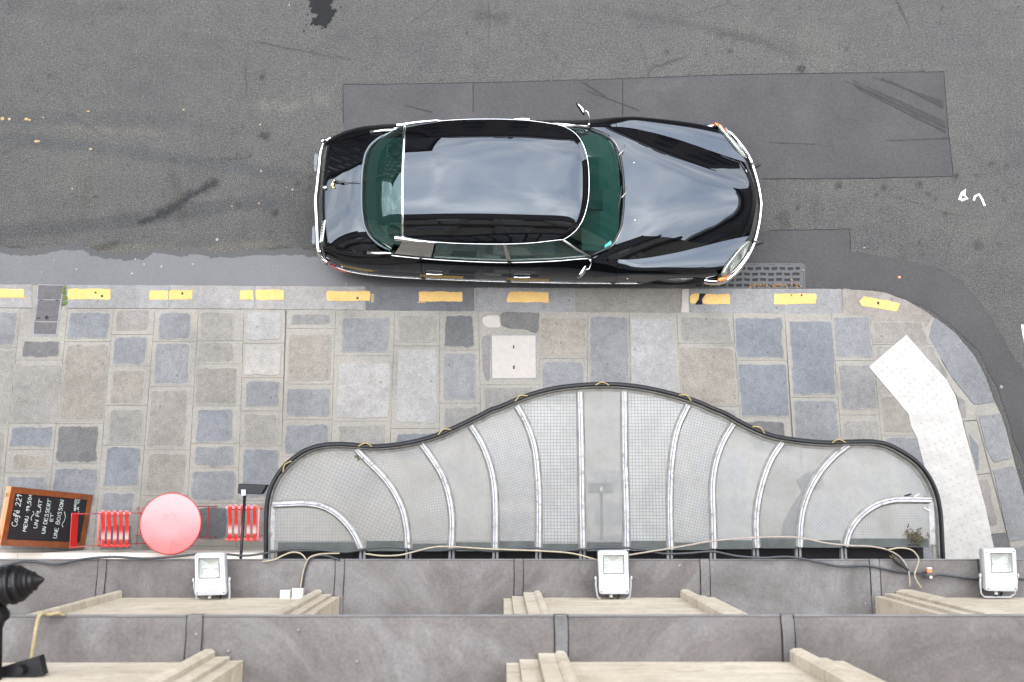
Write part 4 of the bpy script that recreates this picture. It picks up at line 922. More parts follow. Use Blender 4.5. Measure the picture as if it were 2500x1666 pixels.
# debris on the glass
dc = P(2235, 1312, ZG_); mr = random.Random(12); mb = MB()
for i in range(70):
    a = mr.uniform(0, 6.28); r = abs(mr.gauss(0, .035)); p = (dc[0] + r*1.3*math.cos(a), dc[1] + r*math.sin(a), ZG_ + .004); h = mr.uniform(.01, .05)
    mb.tube([p, (p[0]+mr.uniform(-.025,.025), p[1]+mr.uniform(-.025,.025), p[2]+h), (p[0]+mr.uniform(-.04,.04), p[1]+mr.uniform(-.04,.04), p[2]+h*.9)], mr.uniform(.0025, .005), 4)
tag(mb.build('moss_clump', simple('dry_moss', (.055, .045, .025), .95, var=.5, vscale=40)), 'brown clump of dry moss lying on the right end canopy glass', 'moss')
for k, (x, y, a, lab, mt) in enumerate([(2216, 1209, .3, 'black cigarette lighter stub beside the upper right canopy rib', 'black_metal'), (2236, 1211, .5, 'white cigarette end beside the upper right canopy rib', 'white_mark'), (2262, 1244, -.5, 'white plastic scrap on the glass near the right canopy corner', 'white_enamel')]):
    c = P(x, y, ZG_ + .006); d = (math.cos(a)*.03, math.sin(a)*.03)
    tag(MB().tube([(c[0]-d[0], c[1]-d[1], ZG_+.008), (c[0], c[1], ZG_+.009), (c[0]+d[0], c[1]+d[1], ZG_+.008)], [.0065, .007, .006], 7).build('cigarette_end' if k == 1 else 'scrap', MT[mt], loc=(c[0], c[1], ZG_)), lab, 'litter')
for k, (x, y, lab) in enumerate([(874, 1117, 'small green weed on the left canopy glass'), (1767, 1068, 'small green weed by a rib on the canopy right of centre')]):
    c = P(x, y, ZG_); mb = MB(); mr = random.Random(k)
    for i in range(9):
        a = mr.uniform(0, 6.28); mb.tube([(c[0], c[1], ZG_+.003), (c[0]+.015*math.cos(a), c[1]+.015*math.sin(a), ZG_+.015), (c[0]+.03*math.cos(a), c[1]+.03*math.sin(a), ZG_+.008)], [.003, .004, .001], 4)
    tag(mb.build('weed', MT['moss'], loc=(c[0], c[1], ZG_)), lab, 'plant')

# ================================================================== LAMPS
def black_flood(label, arm, head, z, clamp):
    t = empty('arm_floodlight', P(*arm[0], z)); tag(t, label, 'floodlight', 'black floodlights on wall arms'); o = t.location
    a = [P(x, y, z) for x, y in arm]; a[0] = (a[0][0], YW, z)
    L_ = lambda p: (p[0]-o[0], p[1]-o[1], p[2]-o[2])
    MB().tube([L_(a[0]), L_(a[1])], .0125, 10).build('arm', MT['cast_black'], t, True)
    hp = [(x - o[0], y - o[1]) for x, y in pxy(head, z)]
    MB().prism(signed(hp), -.06, .012, .008).build('lamp_head', MT['black_metal'], t)
    c = np.mean(hp, 0); n_ = len(hp)
    MB().prism(signed([tuple(c + (np.array(p)-c)*.85) for p in hp]), -.068, -.061).build('lens', MT['lamp_glass'], t)
    cp = [(x - o[0], y - o[1]) for x, y in pxy(clamp, z + .03)]; MB().prism(signed(cp), .0, .03).build('clamp', MT['white_enamel'], t)
black_flood('black floodlight on a long arm above the right hand red chair', [(584, 1376), (598, 1203)], [(583,1182),(590,1181),(653,1184),(650,1190),(641,1206),(634,1207.5),(583,1206),(581,1200)], 2.9, [(589,1196),(599,1196),(599,1210),(590,1210)])
black_flood('black floodlight seen blurred under the middle canopy pane', [(1470, 1376), (1467, 1200)], [(1437,1179),(1495,1179),(1495,1205),(1437,1205)], 2.66, [(1464,1188),(1471,1188),(1471,1200),(1464,1200)])
t = empty('wall_bracket_lamp', P(1930, 1376, 2.6)); o = t.location; tag(t, 'dark angled fitting seen blurred under the right canopy pane', 'lamp')
Zq = (1860, 1120, 6.533)
loc2 = lambda pts, z: [(x - o[0], y - o[1]) for x, y in pxy(zm(Zq, pts), z)]
MB().prism(signed(loc2([(720,225),(860,205),(990,400),(940,500),(630,510),(550,345)], 2.62)), -.05, .03, .01).build('lamp_head', MT['blue_grey'], t)
MB().prism(signed(loc2([(290,1330),(330,1000),(480,740),(640,500),(740,520),(660,760),(570,1000),(550,1330)], 2.6)), -.02, .01, .004).build('bracket', MT['blue_grey'], t)

def white_flood(label, face, glass, zf):
    c = np.mean(np.array(face), 0); cw = P(c[0], c[1], zf); t = empty('white_floodlight', (cw[0], YP + .01, Z1 + .02)); o = t.location
    tag(t, label, 'floodlight', 'white floodlights standing on the lower ledge')
    tilt = lambda y: zf + (c[1] - y) / 100 * .035          # the head leans back a little
    f3 = [Vector(P(x, y, tilt(y))) - o for x, y in face]; g3 = [Vector(P(x, y, tilt(y))) - o for x, y in glass]
    cc = sum(f3, Vector()) / 4; nrm = (f3[1] - f3[0]).cross(f3[3] - f3[0]).normalized(); nrm = nrm if nrm.z > 0 else -nrm
    ring = []
    for i in range(4):                                      # rounded corners
        a, b, d = f3[i-1], f3[i], f3[(i+1) % 4]
        for k in range(5):
            an = k / 4; r = .022; p = b + (a-b).normalized()*r; q = b + (d-b).normalized()*r
            ring.append(p*(1-an)**2 + b*2*an*(1-an) + q*an**2)
    gc = sum(g3, Vector()) / 4; n = len(ring); V = []
    lay = [(1.0, -.012), (.985, -.002), (.965, .0)]
    for k, d in [(.90, -.105), (.97, -.085), (1.015, -.03)] + lay: V += [cc + (p - cc) * k + nrm * d for p in ring]
    F = [tuple(range(n-1, -1, -1))]
    for l_ in range(5): F += [(l_*n+i, l_*n+(i+1) % n, (l_+1)*n+(i+1) % n, (l_+1)*n+i) for i in range(n)]
    hole = [gc + (p - gc) * 1.02 for p in g3]; hb = len(V); V += hole; 
    # front plate as strips round the window opening
    top = list(range(5*n, 6*n))
    segs = [(2, 7, 0, 1), (7, 12, 1, 2), (12, 17, 2, 3), (17, 22, 3, 0)]
    for a, b, h0, h1 in segs:
        m_ = (a + b) // 2
        for i in range(a, b): F.append((5*n + i % n, 5*n + (i+1) % n, hb + (h0 if i < m_ else h1)))
        F.append((5*n + m_ % n, hb + h1, hb + h0))
    add('housing', V, F, MT['white_enamel'], t, True, sharp=35)
    dp = [p - nrm * .05 for p in hole]; 
    add('reflector', hole + dp + [gc - nrm*.062], [(0,1,5,4)[::-1],(1,2,6,5)[::-1],(2,3,7,6)[::-1],(3,0,4,7)[::-1],(4,5,8),(5,6,8),(6,7,8),(7,4,8)], MT['reflector'], t)
    ex = (g3[1]-g3[0]).normalized(); ey = (g3[3]-g3[0]).normalized()
    MB().tube([gc - ex*.055 - nrm*.035, gc + ex*.055 - nrm*.035], .006, 8).build('lamp_tube', MT['lamp_glass'], t)
    mb = MB(); mb.put([p + nrm*.001 for p in g3], [(0,3,2,1)]).put([p - nrm*.004 for p in g3], [(0,1,2,3)]); mb.build('front_glass', MT['head_glass'], t)
    mb = MB()
    for i in range(4): mb.tube([hole[i] + nrm*.001, hole[(i+1) % 4] + nrm*.001], .003, 5)
    mb.build('gasket', MT['rubber_grey'], t)
    for p in ring[2::5]: MB().lathe(cc + (p - cc)*.90 - nrm*.001, nrm, [(0, .006), (.004, .0055), (.005, .003)], 8).build('screw', MT['iron_frame'], t)
    # stirrup down to the wall
    ml = (f3[0]*.35 + f3[3]*.65) - nrm*.04; mr_ = (f3[1]*.35 + f3[2]*.65) - nrm*.04; s_ = (mr_ - ml).normalized()
    yb_ = f3[3].y - .018
    pts = [ml - s_*.016, ml - s_*.018 + Vector((0, -.05, -.01)), Vector((f3[3].x - .006, yb_ - .005, f3[3].z - .07)), Vector((f3[3].x + .025, yb_ - .032, f3[3].z - .085)), Vector((f3[2].x - .025, yb_ - .032, f3[2].z - .085)), Vector((f3[2].x + .008, yb_ - .005, f3[2].z - .07)), mr_ + s_*.018 + Vector((0, -.05, -.01)), mr_ + s_*.016]
    MB().tube(pts, .0075, 6).build('stirrup', MT['white_enamel'], t)
    for p, d in ((ml - s_*.016, -s_), (mr_ + s_*.016, s_)): MB().lathe(p, d, [(0, .016), (.008, .016), (.012, .010)], 10).build('pivot_knob', MT['white_enamel'], t)
    b0 = (f3[2] + f3[3]) / 2
    MB().tube([b0 + Vector((-.02, .0, -.06)), b0 + Vector((-.02, -.03, -.07)), b0 + Vector((.0, -.055, -.10)), b0 + Vector((.03, -.05, -.10)), b0 + Vector((.05, -.01, -.11))], .0075, 8).build('supply_cable', MT['cable_black'], t, True)
    MB().lathe(b0 + Vector((-.02, -.004, -.055)), (0, -1, 0), [(0, .012), (.022, .012)], 8).build('cable_gland', MT['plastic_white'], t)
Z8, ZB_, Z66 = (440, 1330, 5.602), (1380, 1140, 4.478), (1850, 1280, 3.62)
white_flood('white floodlight on the ledge below the round red table', zm(Z8, [(195,128),(600,116),(628,692),(203,702)]), zm(Z8, [(252,190),(527,188),(535,450),(258,456)]), 3.72)
white_flood('white floodlight on the ledge at the middle of the canopy', zm(ZB_, [(357,925),(686,922),(705,1395),(373,1396)]), zm(ZB_, [(418,968),(637,968),(640,1163),(422,1163)]), 3.72)
white_flood('white floodlight on the ledge near the right edge beside the pale slabs', zm(Z66, [(1998,222),(2283,216),(2302,598),(2018,594)]), zm(Z66, [(2060,258),(2243,257),(2248,422),(2068,427)]), 3.72)

# ================================================================== CABLES
def cable(name, label, pts, r, z, mat, zs=None):
    p = smooth_path([P(x, y, z if zs is None else zs[i]) for i, (x, y) in enumerate(pts)], max(12, len(pts) * 5))
    o = tuple(p[0]); return tag(MB().tube([tuple(q) for q in p], r, 8).build(name, MT[mat], None, True, loc=o), label, 'cable')
ZCB = Z1 + .035
cable('black_cable', 'long black cable slung along the front of the lower ledge', [(-60,1392),(0,1384),(60,1371),(140,1378),(200,1366),(270,1360),(360,1364),(440,1358),(500,1352),(546,1353),(600,1357),(660,1349),(720,1340),(780,1343),(850,1348),(900,1339),(960,1336),(1010,1343),(1060,1345),(1130,1340),(1200,1346),(1260,1340),(1300,1338),(1360,1345),(1420,1341),(1500,1337),(1560,1340),(1620,1352),(1680,1351),(1740,1347),(1800,1358),(1860,1362),(1930,1360),(1990,1371),(2050,1383),(2120,1382),(2180,1394),(2230,1400),(2262,1398)], .0085, ZCB, 'cable_black')
cable('black_cable', 'short black cable from the orange connector to the right floodlight', [(2254,1406),(2270,1409),(2290,1404),(2330,1408),(2370,1414),(2420,1417),(2520,1413)], .0085, ZCB + .01, 'cable_black')
cable('beige_cable', 'beige cable looping over the left end of the canopy gutter', [(640,1372),(672,1366),(690,1357),(712,1349),(732,1351),(744,1361),(748,1368)], .0058, ZCB, 'cable_beige')
cable('beige_cable', 'beige cable running down to the white junction boxes', [(830,1351),(800,1352),(772,1355),(754,1363),(746,1378),(740,1398),(736,1420),(732,1450)], .0058, ZCB, 'cable_beige')
cable('black_cable', 'black cable strapped beside the beige one above the junction boxes', [(830,1368),(800,1358),(775,1357),(757,1366),(750,1380),(744,1400),(740,1422),(737,1450)], .007, ZCB - .008, 'cable_black')
cable('beige_cable', 'thin beige cable sagging below the left canopy ribs', [(890,1352),(930,1357),(980,1355),(1020,1345),(1060,1336),(1120,1336),(1180,1340),(1260,1343),(1330,1346),(1400,1352),(1462,1369)], .006, ZCB + .02, 'cable_beige')
cable('beige_cable', 'long brown cable crossing the right canopy ribs', [(1525,1357),(1600,1345),(1660,1335),(1750,1320),(1830,1314),(1900,1311),(1960,1314),(2010,1325),(2070,1332),(2130,1335),(2172,1345),(2202,1365),(2217,1392),(2222,1434)], .0062, ZCB + .02, 'cable_grey')
cable('beige_cable', 'beige cable curling down at the right end of the canopy', [(2166,1343),(2200,1338),(2230,1346),(2243,1365),(2238,1387),(2233,1402),(2239,1420),(2250,1436)], .0058, ZCB + .035, 'cable_beige')
c = P(2199, 1377, ZCB + .03); pl_ = empty('plug', c); tag(pl_, 'black plug hanging among the cables right of the canopy', 'plug')
d = Vector(P(2222, 1398, ZCB + .02)) - Vector(P(2183, 1364, ZCB + .03)); d.normalize()
MB().lathe((-d * .075), d, [(0, .020), (.03, .024), (.07, .022), (.10, .015), (.15, .010)], 12).build('body', MT['rubber'], pl_, True, sharp=40)
for s_ in (-.008, .008): MB().tube([-d*.075 + Vector((s_, s_*.6, 0)), -d*.10 + Vector((s_, s_*.6, 0))], .003, 6).build('pin', MT['brass'], pl_)
c = P(2266, 1394, ZCB + .02); cn = empty('cable_connector', c); tag(cn, 'orange and white cable connector on the ledge right of the plug', 'connector')
MB().box((-.018, -.010, 0), (.018, .016, .03)).build('block', MT['orange'], cn); MB().box((-.014, .016, .002), (.016, .026, .028)).build('cap', MT['plastic_white'], cn); MB().lathe((.008, -.045, .01), (0, 0, 1), [(0, .010), (.02, .010)], 10).build('ferrule', MT['reflector'], cn)
MB().tube([(-.03, -.02, .01), (-.05, -.03, .015), (-.03, -.045, .01), (.0, -.04, .01)], .007, 7).build('lead', MT['cable_black'], cn)
for k, (x0, x1, y0, y1, lab) in enumerate([(684, 711, 1446, 1466, 'white square junction box at the left end of the pair'), (713, 742, 1446, 1458, 'white junction box where the strapped cables end')]):
    a = P(x0, y1, Z1 + .05); b = P(x1, y0, Z1 + .05); cx = ((a[0]+b[0])/2, (a[1]+b[1])/2, Z1 + .03)
    t = empty('junction_box', cx); tag(t, lab, 'junction box', 'junction boxes on the ledge')
    hx, hy = (b[0]-a[0])/2 - .002, .045
    MB().prism([(-hx,-hy),(hx,-hy),(hx,hy),(-hx,hy)], -.01, .05, .006).build('box', MT['plastic_white'], t); MB().prism([(-hx*.9,-hy*.9),(hx*.9,-hy*.9),(hx*.9,hy*.9),(-hx*.9,hy*.9)], .05, .056, .003).build('lid', MT['plastic_white'], t)
# black iron lantern bracket in the lower left corner
zl = 7.05; lo_ = P(26, 1640, zl - .3); lt = empty('iron_lantern', lo_); tag(lt, 'black cast iron lantern bracket with turned finial in the lower left corner', 'lantern')
q = lambda x, y, z=zl: tuple(np.array(P(x - 17, y, z)) - np.array(lo_))
MB().lathe(q(-95, 1452), np.array(q(112, 1417)) - np.array(q(-95, 1452)), [(0, .06), (.06, .062), (.064, .078), (.072, .080), (.078, .070), (.090, .070), (.096, .080), (.104, .078), (.110, .064), (.200, .064), (.206, .078), (.214, .080), (.222, .072), (.232, .072), (.240, .083), (.252, .083), (.258, .070), (.266, .070), (.272, .078), (.284, .074), (.292, .060), (.300, .062), (.308, .050), (.318, .050), (.324, .040), (.338, .040), (.344, .028), (.368, .012), (.378, .003)], 20).build('finial', MT['cast_black'], lt, True, sharp=40)
MB().lathe(q(2, 1468, zl - .03), (0, -1, -.15), [(0, .045), (.03, .05), (.05, .062), (.075, .062), (.09, .045), (.12, .034), (.36, .030), (.40, .045)], 16).build('arm', MT['cast_black'], lt, True, sharp=40)
MB().lathe(q(40, 1433, zl + .062), (0, 0, 1), [(0, .012), (.008, .010), (.010, .004)], 10).build('rivet', MT['cast_black'], lt)
MB().obox(q(28, 1652, zl - .16), (.165, .05, 0), (-.012, .04, 0), (0, 0, .025)).build('base_bar', MT['cast_black'], lt)
MB().lathe(q(80, 1632, zl - .16), (0, 0, 1), [(0, .022), (.03, .022), (.045, .016), (.06, .016)], 10).build('clamp_bolt', MT['cast_black'], lt)
cable('rope', 'frayed beige rope lying over the upper ledge beside the lantern', [(72,1630),(78,1600),(84,1560),(90,1525),(97,1503),(104,1497),(113,1501),(124,1500),(142,1497),(157,1503)], .009, Z2 + .06, 'rope', [6.8, 6.72, 6.62, 6.58, 6.56, 6.55, 6.53, 6.53, 6.53, 6.5])
# pebbles on the ledges
for k, (x, y, z, lab) in enumerate([(351, 1432, Z1, 'small pale pebble on the lower ledge left of the floodlight'), (555, 1592, Z2, 'small pale pebble on the upper ledge left of centre'), (727, 1540, Z2, 'white chip of plaster on the upper ledge near its front'), (870, 1618, Z2, 'pale flake of plaster on the upper ledge by the middle')]):
    c = P(x, y, z + .03); mr = random.Random(k); mb = MB().lathe((c[0], c[1], z + .01), (.1, .1, 1), [(0, .005), (.005, .0075), (.011, .006), (.014, .002)], 7)
    tag(mb.build('pebble', MT['stone_light'], loc=(c[0], c[1], z)), lab, 'pebble')

# ================================================================== CAFE FURNITURE
def bistro_chair(label, slats, back_px, facing, seed):
    """slats: list of (far px, near px); facing +1 = faces right"""
    zs = ZK + .45; c0 = P(np.mean([s_[0][0] for s_ in slats]), 1285, zs)
    t = empty('bistro_chair', (c0[0], c0[1], ZK)); o = t.location; tag(t, label, 'chair', 'red folding bistro chairs')
    h = .45; prof = [(0, .0, ), (.12, .0), (.2, -.006), (.3, -.016), (.4, -.024), (.5, -.029), (.6, -.030), (.75, -.029), (.86, -.026), (.90, -.030), (1, -.034)]
    far_y = near_y = 0
    for a, b in slats:
        pa, pb = np.array(P(*a, zs)), np.array(P(*b, zs)); far_y, near_y = pa[1] - o[1], pb[1] - o[1]
        V = []; F = []
        for i, (t_, dz) in enumerate(prof):
            p = pa * (1 - t_) + pb * t_ - np.array(o)
            for sx in (-.0180, .0180):
                for dd in (0, -.005): V.append((p[0] + sx, p[1], h + dz + dd))
        for i in range(len(prof) - 1):
            k = i * 4; F += [(k, k+4, k+6, k+2)[::-1], (k+1, k+3, k+7, k+5)[::-1], (k, k+1, k+5, k+4)[::-1], (k+2, k+6, k+7, k+3)[::-1]]
        F += [(0, 2, 3, 1)[::-1], (len(V)-4, len(V)-3, len(V)-1, len(V)-2)[::-1]]
        add('slat', V, F, MT['red'], t, True, sharp=40)
    x0 = P(*slats[0][0], zs)[0] - o[0] - .03; x1 = P(*slats[-1][0], zs)[0] - o[0] + .03
    yf, yn = far_y - .028, near_y + .022
    for y in (yf, yn): MB().box((x0 - .015, y - .010, h - .034 if y == yn else h - .012), (x1 + .01, y + .010, (h - .038 if y == yn else h - .014) + .006)).build('seat_rail', MT['red'], t)
    bx, fx = (x0 - .02, x1) if facing > 0 else (x1 + .02, x0)     # back and front x
    MB().box((min(bx, bx + .016*facing), yn - .01, h - .03), (max(bx, bx + .016*facing), yf + .01, h - .018)).build('seat_rail', MT['red'], t)
    btop = P(*back_px, ZK + .82)[0] - o[0]
    for y in (yf - .002, yn + .002):
        MB().tube([(btop, y, .84), (bx - .02*facing, y, .55), (bx + .03*facing, y, h - .02), (fx + .10*facing, y, .012)], 1.0, 4, flat=(.005, .011)).build('upright', MT['red'], t)
        yi = y + (.02 if y < 0 else -.02)
        MB().tube([(fx - .02*facing, yi, h - .03), (bx - .08*facing, yi, .012)], 1.0, 4, flat=(.005, .011)).build('leg', MT['red'], t)
    MB().put([(btop, yf+.012, .845), (btop, yn-.012, .845), (btop + .022*facing, yn-.012, .735), (btop + .022*facing, yf+.012, .735),
              (btop-.006*facing, yf+.012, .843), (btop-.006*facing, yn-.012, .843), (btop+.016*facing, yn-.012, .733), (btop+.016*facing, yf+.012, .733)],
             [(0,1,2,3),(7,6,5,4),(0,4,5,1),(3,2,6,7),(0,3,7,4),(1,5,6,2)]).build('backrest', MT['red'], t)
    MB().tube([(fx + .06*facing, yn, .10), (fx + .06*facing, yf, .10)], .005, 6).build('stretcher', MT['red'], t)
    MB().tube([(bx - .04*facing, yn + .02, .10), (bx - .04*facing, yf - .02, .10)], .005, 6).build('stretcher', MT['red'], t)
bistro_chair('red slatted bistro chair between the chalkboard and the round table', [((251 + 14.6*i, 1247), (247.6 + 14.6*i, 1337.5)) for i in range(5)], (176, 1290), 1, 1)
bistro_chair('red slatted bistro chair under the black arm floodlight', [((561.4 + 15.05*i, 1232.6), (558.8 + 15.05*i, 1322.5)) for i in range(5)], (651, 1272), -1, 2)
tcx = P(416, 1279, ZK + .72); tb = empty('bistro_table', (tcx[0], tcx[1], ZK)); tag(tb, 'round red metal bistro table with sky sheen painted pink between two red chairs', 'table')
MB().lathe((0, 0, .697), (0, 0, 1), [(0, .296), (.004, .302), (.016, .3025), (.020, .300), (.022, .294), (.0215, .10), (.022, .01)], 72).build('table_top', MT['red_top_sheen'], tb, True, sharp=40)
MB().tube([(.3015*math.cos(a), .3015*math.sin(a), .708) for a in np.linspace(0, 2*math.pi, 73)[:-1]], .0085, 8, closed=True).build('rim', MT['red_rim'], tb, True)
fl_, fr2 = P(335, 1251, ZK)[0] - tcx[0], P(530, 1251, ZK)[0] - tcx[0]
for y in (.165, -.165):
    MB().tube([(-.22, y, .69), (fr2, y, .012)], 1.0, 4, flat=(.005, .011)).build('leg', MT['red'], tb); MB().tube([(.22, y - .02*np.sign(y), .69), (fl_, y - .02*np.sign(y), .012)], 1.0, 4, flat=(.005, .011)).build('leg', MT['red'], tb)
MB().tube([(fr2 - .07, -.165, .09), (fr2 - .07, .165, .09)], .006, 6).build('stretcher', MT['red'], tb); MB().tube([(fl_ + .07, -.145, .09), (fl_ + .07, .145, .09)], .006, 6).build('stretcher', MT['red'], tb)
# A-frame chalkboard
ZS = (0, 1170, 8.254); zh, zlw = ZK + 1.05, ZK + .02
TL, BL = [Vector(P(*p, zh)) for p in zm(ZS, [(225, 148), (22, 1342)])]; TR, BR = [Vector(P(*p, zlw)) for p in zm(ZS, [(1848, 318), (1712, 1396)])]
so_ = Vector(((TR.x + TL.x)/2 - .15, (TL.y + BL.y)/2, ZK)); sg = empty('chalkboard_sign', so_); tag(sg, 'black chalkboard menu sign in a brown wooden frame with white handwriting', 'sign')
TL, BL, TR, BR = TL - so_, BL - so_, TR - so_, BR - so_
ex = ((TR - TL) + (BR - BL)).normalized(); ey = ((TL - BL) + (TR - BR)); ey = (ey - ex * ey.dot(ex)).normalized(); en = ex.cross(ey).normalized()
oc = (TL + BL + TR + BR) / 4; hl = ((TR - TL).length + (BR - BL).length) / 4; hw = ((TL - BL).length + (TR - BR).length) / 4
fw = .030
for c_, a_, b_ in ((oc - ex*(hl-fw), ex*fw, ey*hw), (oc + ex*(hl-fw), ex*fw, ey*hw), (oc + ey*(hw-fw), ex*(hl-2*fw-.001), ey*fw), (oc - ey*(hw-fw), ex*(hl-2*fw-.001), ey*fw)): MB().obox(c_ - en*.010, a_, b_, en*.012).build('frame_rail', MT['wood'], sg)
MB().obox(oc - ex*(hl+.004) - en*.010, ex*.0035, ey*hw, en*.0135).build('top_edge', MT['wood_edge'], sg)
MB().obox(oc - en*.012, ex*(hl-fw), ey*(hw-fw), en*.004).build('slate', MT['slate'], sg)
b2 = Vector((-.90, 0, -1)).normalized(); b2 = Vector((-.36, 0, -1.0)).normalized(); topc = oc - ex*hl - en*.034 + Vector((-.006, 0, .012)); e2n = b2.cross(ey).normalized()
MB().obox(topc + b2*hl*.98, b2*hl*.98, ey*hw, e2n*.011).build('rear_panel', MT['wood_edge'], sg)
for s_ in (-.72, .72): MB().tube([topc + ey*hw*s_ + Vector((.0,0,.012)) - ey*.02, topc + ey*hw*s_ + Vector((0,0,.012)) + ey*.02], .007, 6).build('hinge', MT['brass'], sg)
# handwriting: strokes drawn on the slate
FONT = {'C': [[(.75,.85),(.5,1),(.2,.85),(.05,.5),(.2,.12),(.5,0),(.8,.15)]], 'a': [[(.6,.5),(.3,.55),(.1,.3),(.25,0),(.5,.1),(.62,.5),(.6,.1),(.75,0)]], 'f': [[(.1,-.35),(.35,-.2),(.3,.5),(.45,1.0),(.7,1.0),(.55,.6),(.1,.1)],[(.05,.5),(.65,.5)]], 'é': [[(.1,.25),(.5,.3),(.45,.55),(.2,.5),(.1,.2),(.3,0),(.6,.1)],[(.3,.75),(.5,.95)]],
 '2': [[(.1,.8),(.35,1),(.6,.8),(.5,.5),(.05,0),(.65,.05)]], '1': [[(.05,.65),(.35,1),(.35,0)]], '9': [[(.55,.7),(.3,1),(.1,.75),(.3,.5),(.55,.7),(.45,0)]], '5': [[(.6,1),(.2,1),(.15,.6),(.5,.55),(.55,.2),(.3,0),(.05,.1)]], '0': [[(.3,1),(.08,.6),(.2,.05),(.45,.1),(.55,.6),(.3,1)]], ',': [[(.2,.1),(.1,-.25)]],
 'e': [[(.6,.85),(.3,.9),(.15,.5),(.25,.1),(.6,.1)],[(.0,.6),(.5,.6)],[(.0,.38),(.5,.38)]], 'M': [[(.05,0),(.12,1),(.4,.4),(.7,1),(.8,0)]], 'E': [[(.6,.95),(.1,.95),(.1,.02),(.62,.05)],[(.1,.5),(.5,.52)]], 'N': [[(.08,0),(.1,.95),(.6,.02),(.65,1)]], 'U': [[(.08,1),(.1,.2),(.3,0),(.55,.15),(.6,1),(.62,0)]],
 'P': [[(.1,0),(.15,1),(.6,.95),(.65,.6),(.15,.5)]], 'L': [[(.15,1),(.1,.02),(.6,.05)]], 'A': [[(.0,0),(.35,1),(.65,0)],[(.15,.38),(.55,.38)]], 'T': [[(.3,0),(.32,.98)],[(-.1,.95),(.8,1.02)]], 'D': [[(.1,0),(.12,1),(.5,.9),(.68,.5),(.5,.08),(.05,.0)]], 'S': [[(.6,.9),(.3,1),(.12,.75),(.5,.5),(.55,.15),(.25,0),(.05,.12)]], 'R': [[(.1,0),(.12,1),(.55,.9),(.5,.55),(.15,.5),(.65,0)]],
 'B': [[(.1,0),(.12,1),(.55,.9),(.5,.58),(.15,.52),(.62,.4),(.55,.05),(.08,0)]], 'O': [[(.35,1),(.05,.6),(.2,.05),(.55,.1),(.68,.6),(.35,1)]], 'I': [[(.2,0),(.2,1)]], '.': [[(.2,.4),(.28,.42)]], 'i': [[(.2,0),(.2,.6)]], 'h': [[(.1,1),(.1,0),(.15,.45),(.45,.5),(.5,0)]], ' ': []}
FW = {'I': .4, '.': .4, ',': .3, '1': .55, ' ': .5, 'M': 1.0, 'i': .4}
camp = Vector((0, 0, HC)) - so_
def on_board(zx, zy):
    x, y = zm(ZS, [(zx, zy)])[0]; d = Vector(P(x, y, 0)) - Vector((0, 0, HC)); t_ = (oc - en*.0072 - camp).dot(en) / d.dot(en)
    return camp + d * t_
def chalk(pts, wd, name='chalk_line'):
    p = smooth_path(pts, max(6, len(pts) * 4)); mb = MB(); L3 = []; R3 = []
    for i in range(len(p)):
        a = Vector(on_board(*p[max(i-1, 0)])); b = Vector(on_board(*p[min(i+1, len(p)-1)])); c_ = Vector(on_board(*p[i])); tt = (b - a).normalized(); s_ = tt.cross(en).normalized() * wd * (.8 + .4 * random.random())
        L3.append(c_ + s_); R3.append(c_ - s_)
    n = len(p); mb.put(L3 + R3, [(i, i+1, n+i+1, n+i) for i in range(n-1)]); return mb
def write(text, a, b, h, wd=.0031):
    a, b = np.array(a, float), np.array(b, float); d = b - a; wds = [FW.get(ch, .78) for ch in text]; k = np.linalg.norm(d) / sum(wds); u_ = d / np.linalg.norm(d); up = np.array([u_[1], -u_[0]]); x = 0; mb = MB()
    for ch, w_ in zip(text, wds):
        for st in FONT[ch]: 
            q = chalk([a + u_ * (x + px_) * k + up * py_ * h for px_, py_ in st], wd); mb.put(q.v, q.f)
        x += w_
    mb.build('chalk_line', MT['chalk'], sg)
write('Café 221', (335, 965), (448, 318), 105, .0034); write('MENU .19,50e', (528, 1062), (655, 285), 72); write('UN PLAT', (742, 1000), (862, 410), 72); write('UN DESSERT', (905, 1105), (1040, 410), 72)
write('ET', (1062, 862), (1083, 690), 58); write('UNE BOISSON', (1138, 1200), (1292, 420), 72); write('NDREDI', (1528, 640), (1550, 405), 40, .0026); write('LA 15', (1582, 700), (1612, 385), 42, .0027)
chalk([(640,835),(625,780),(650,740),(682,700),(665,645)], .003).build('chalk_line', MT['chalk'], sg); chalk([(1268,968),(1250,915),(1290,850),(1315,770),(1297,658)], .003).build('chalk_line', MT['chalk'], sg)

# ================================================================== THE CAR
car = empty('parked_car', (-2.0, 3.120, 0)); tag(car, 'glossy black classic saloon car parked beside the kerb', 'car')
def W_(u): return .986 * ip(u, [.10,.14,.27,.45,.72,1.03,1.5,1.9,2.35,3.2,3.8,4.1,4.33,4.7], [.63,.665,.742,.788,.822,.842,.862,.876,.886,.896,.890,.876,.850,.80])
def VC(u): return ip(u, [.10,.38,.6,.87,1.19,1.6,2.09,2.6,2.94,3.1,3.3,3.5,3.7,3.9,4.1,4.45,4.68], [.535,.598,.640,.682,.716,.742,.754,.738,.712,.716,.722,.702,.664,.618,.562,.462,.405])
def ZC_(u): return ip(u, [.10,.38,.6,.87,1.19,2.09,2.94,3.3,3.66,4.1,4.45,4.68], [.735,.805,.848,.880,.886,.878,.896,.866,.818,.752,.690,.645])
FA, ZA = [0,.30,.60,.84,.955,1.0,.992,.94], [0,.004,-.004,-.036,-.105,None,None,None]
FB, ZB = [0,.38,.72,.91,.98,1.0,.985,.90], None
SK = np.linspace(0, 1, 8)
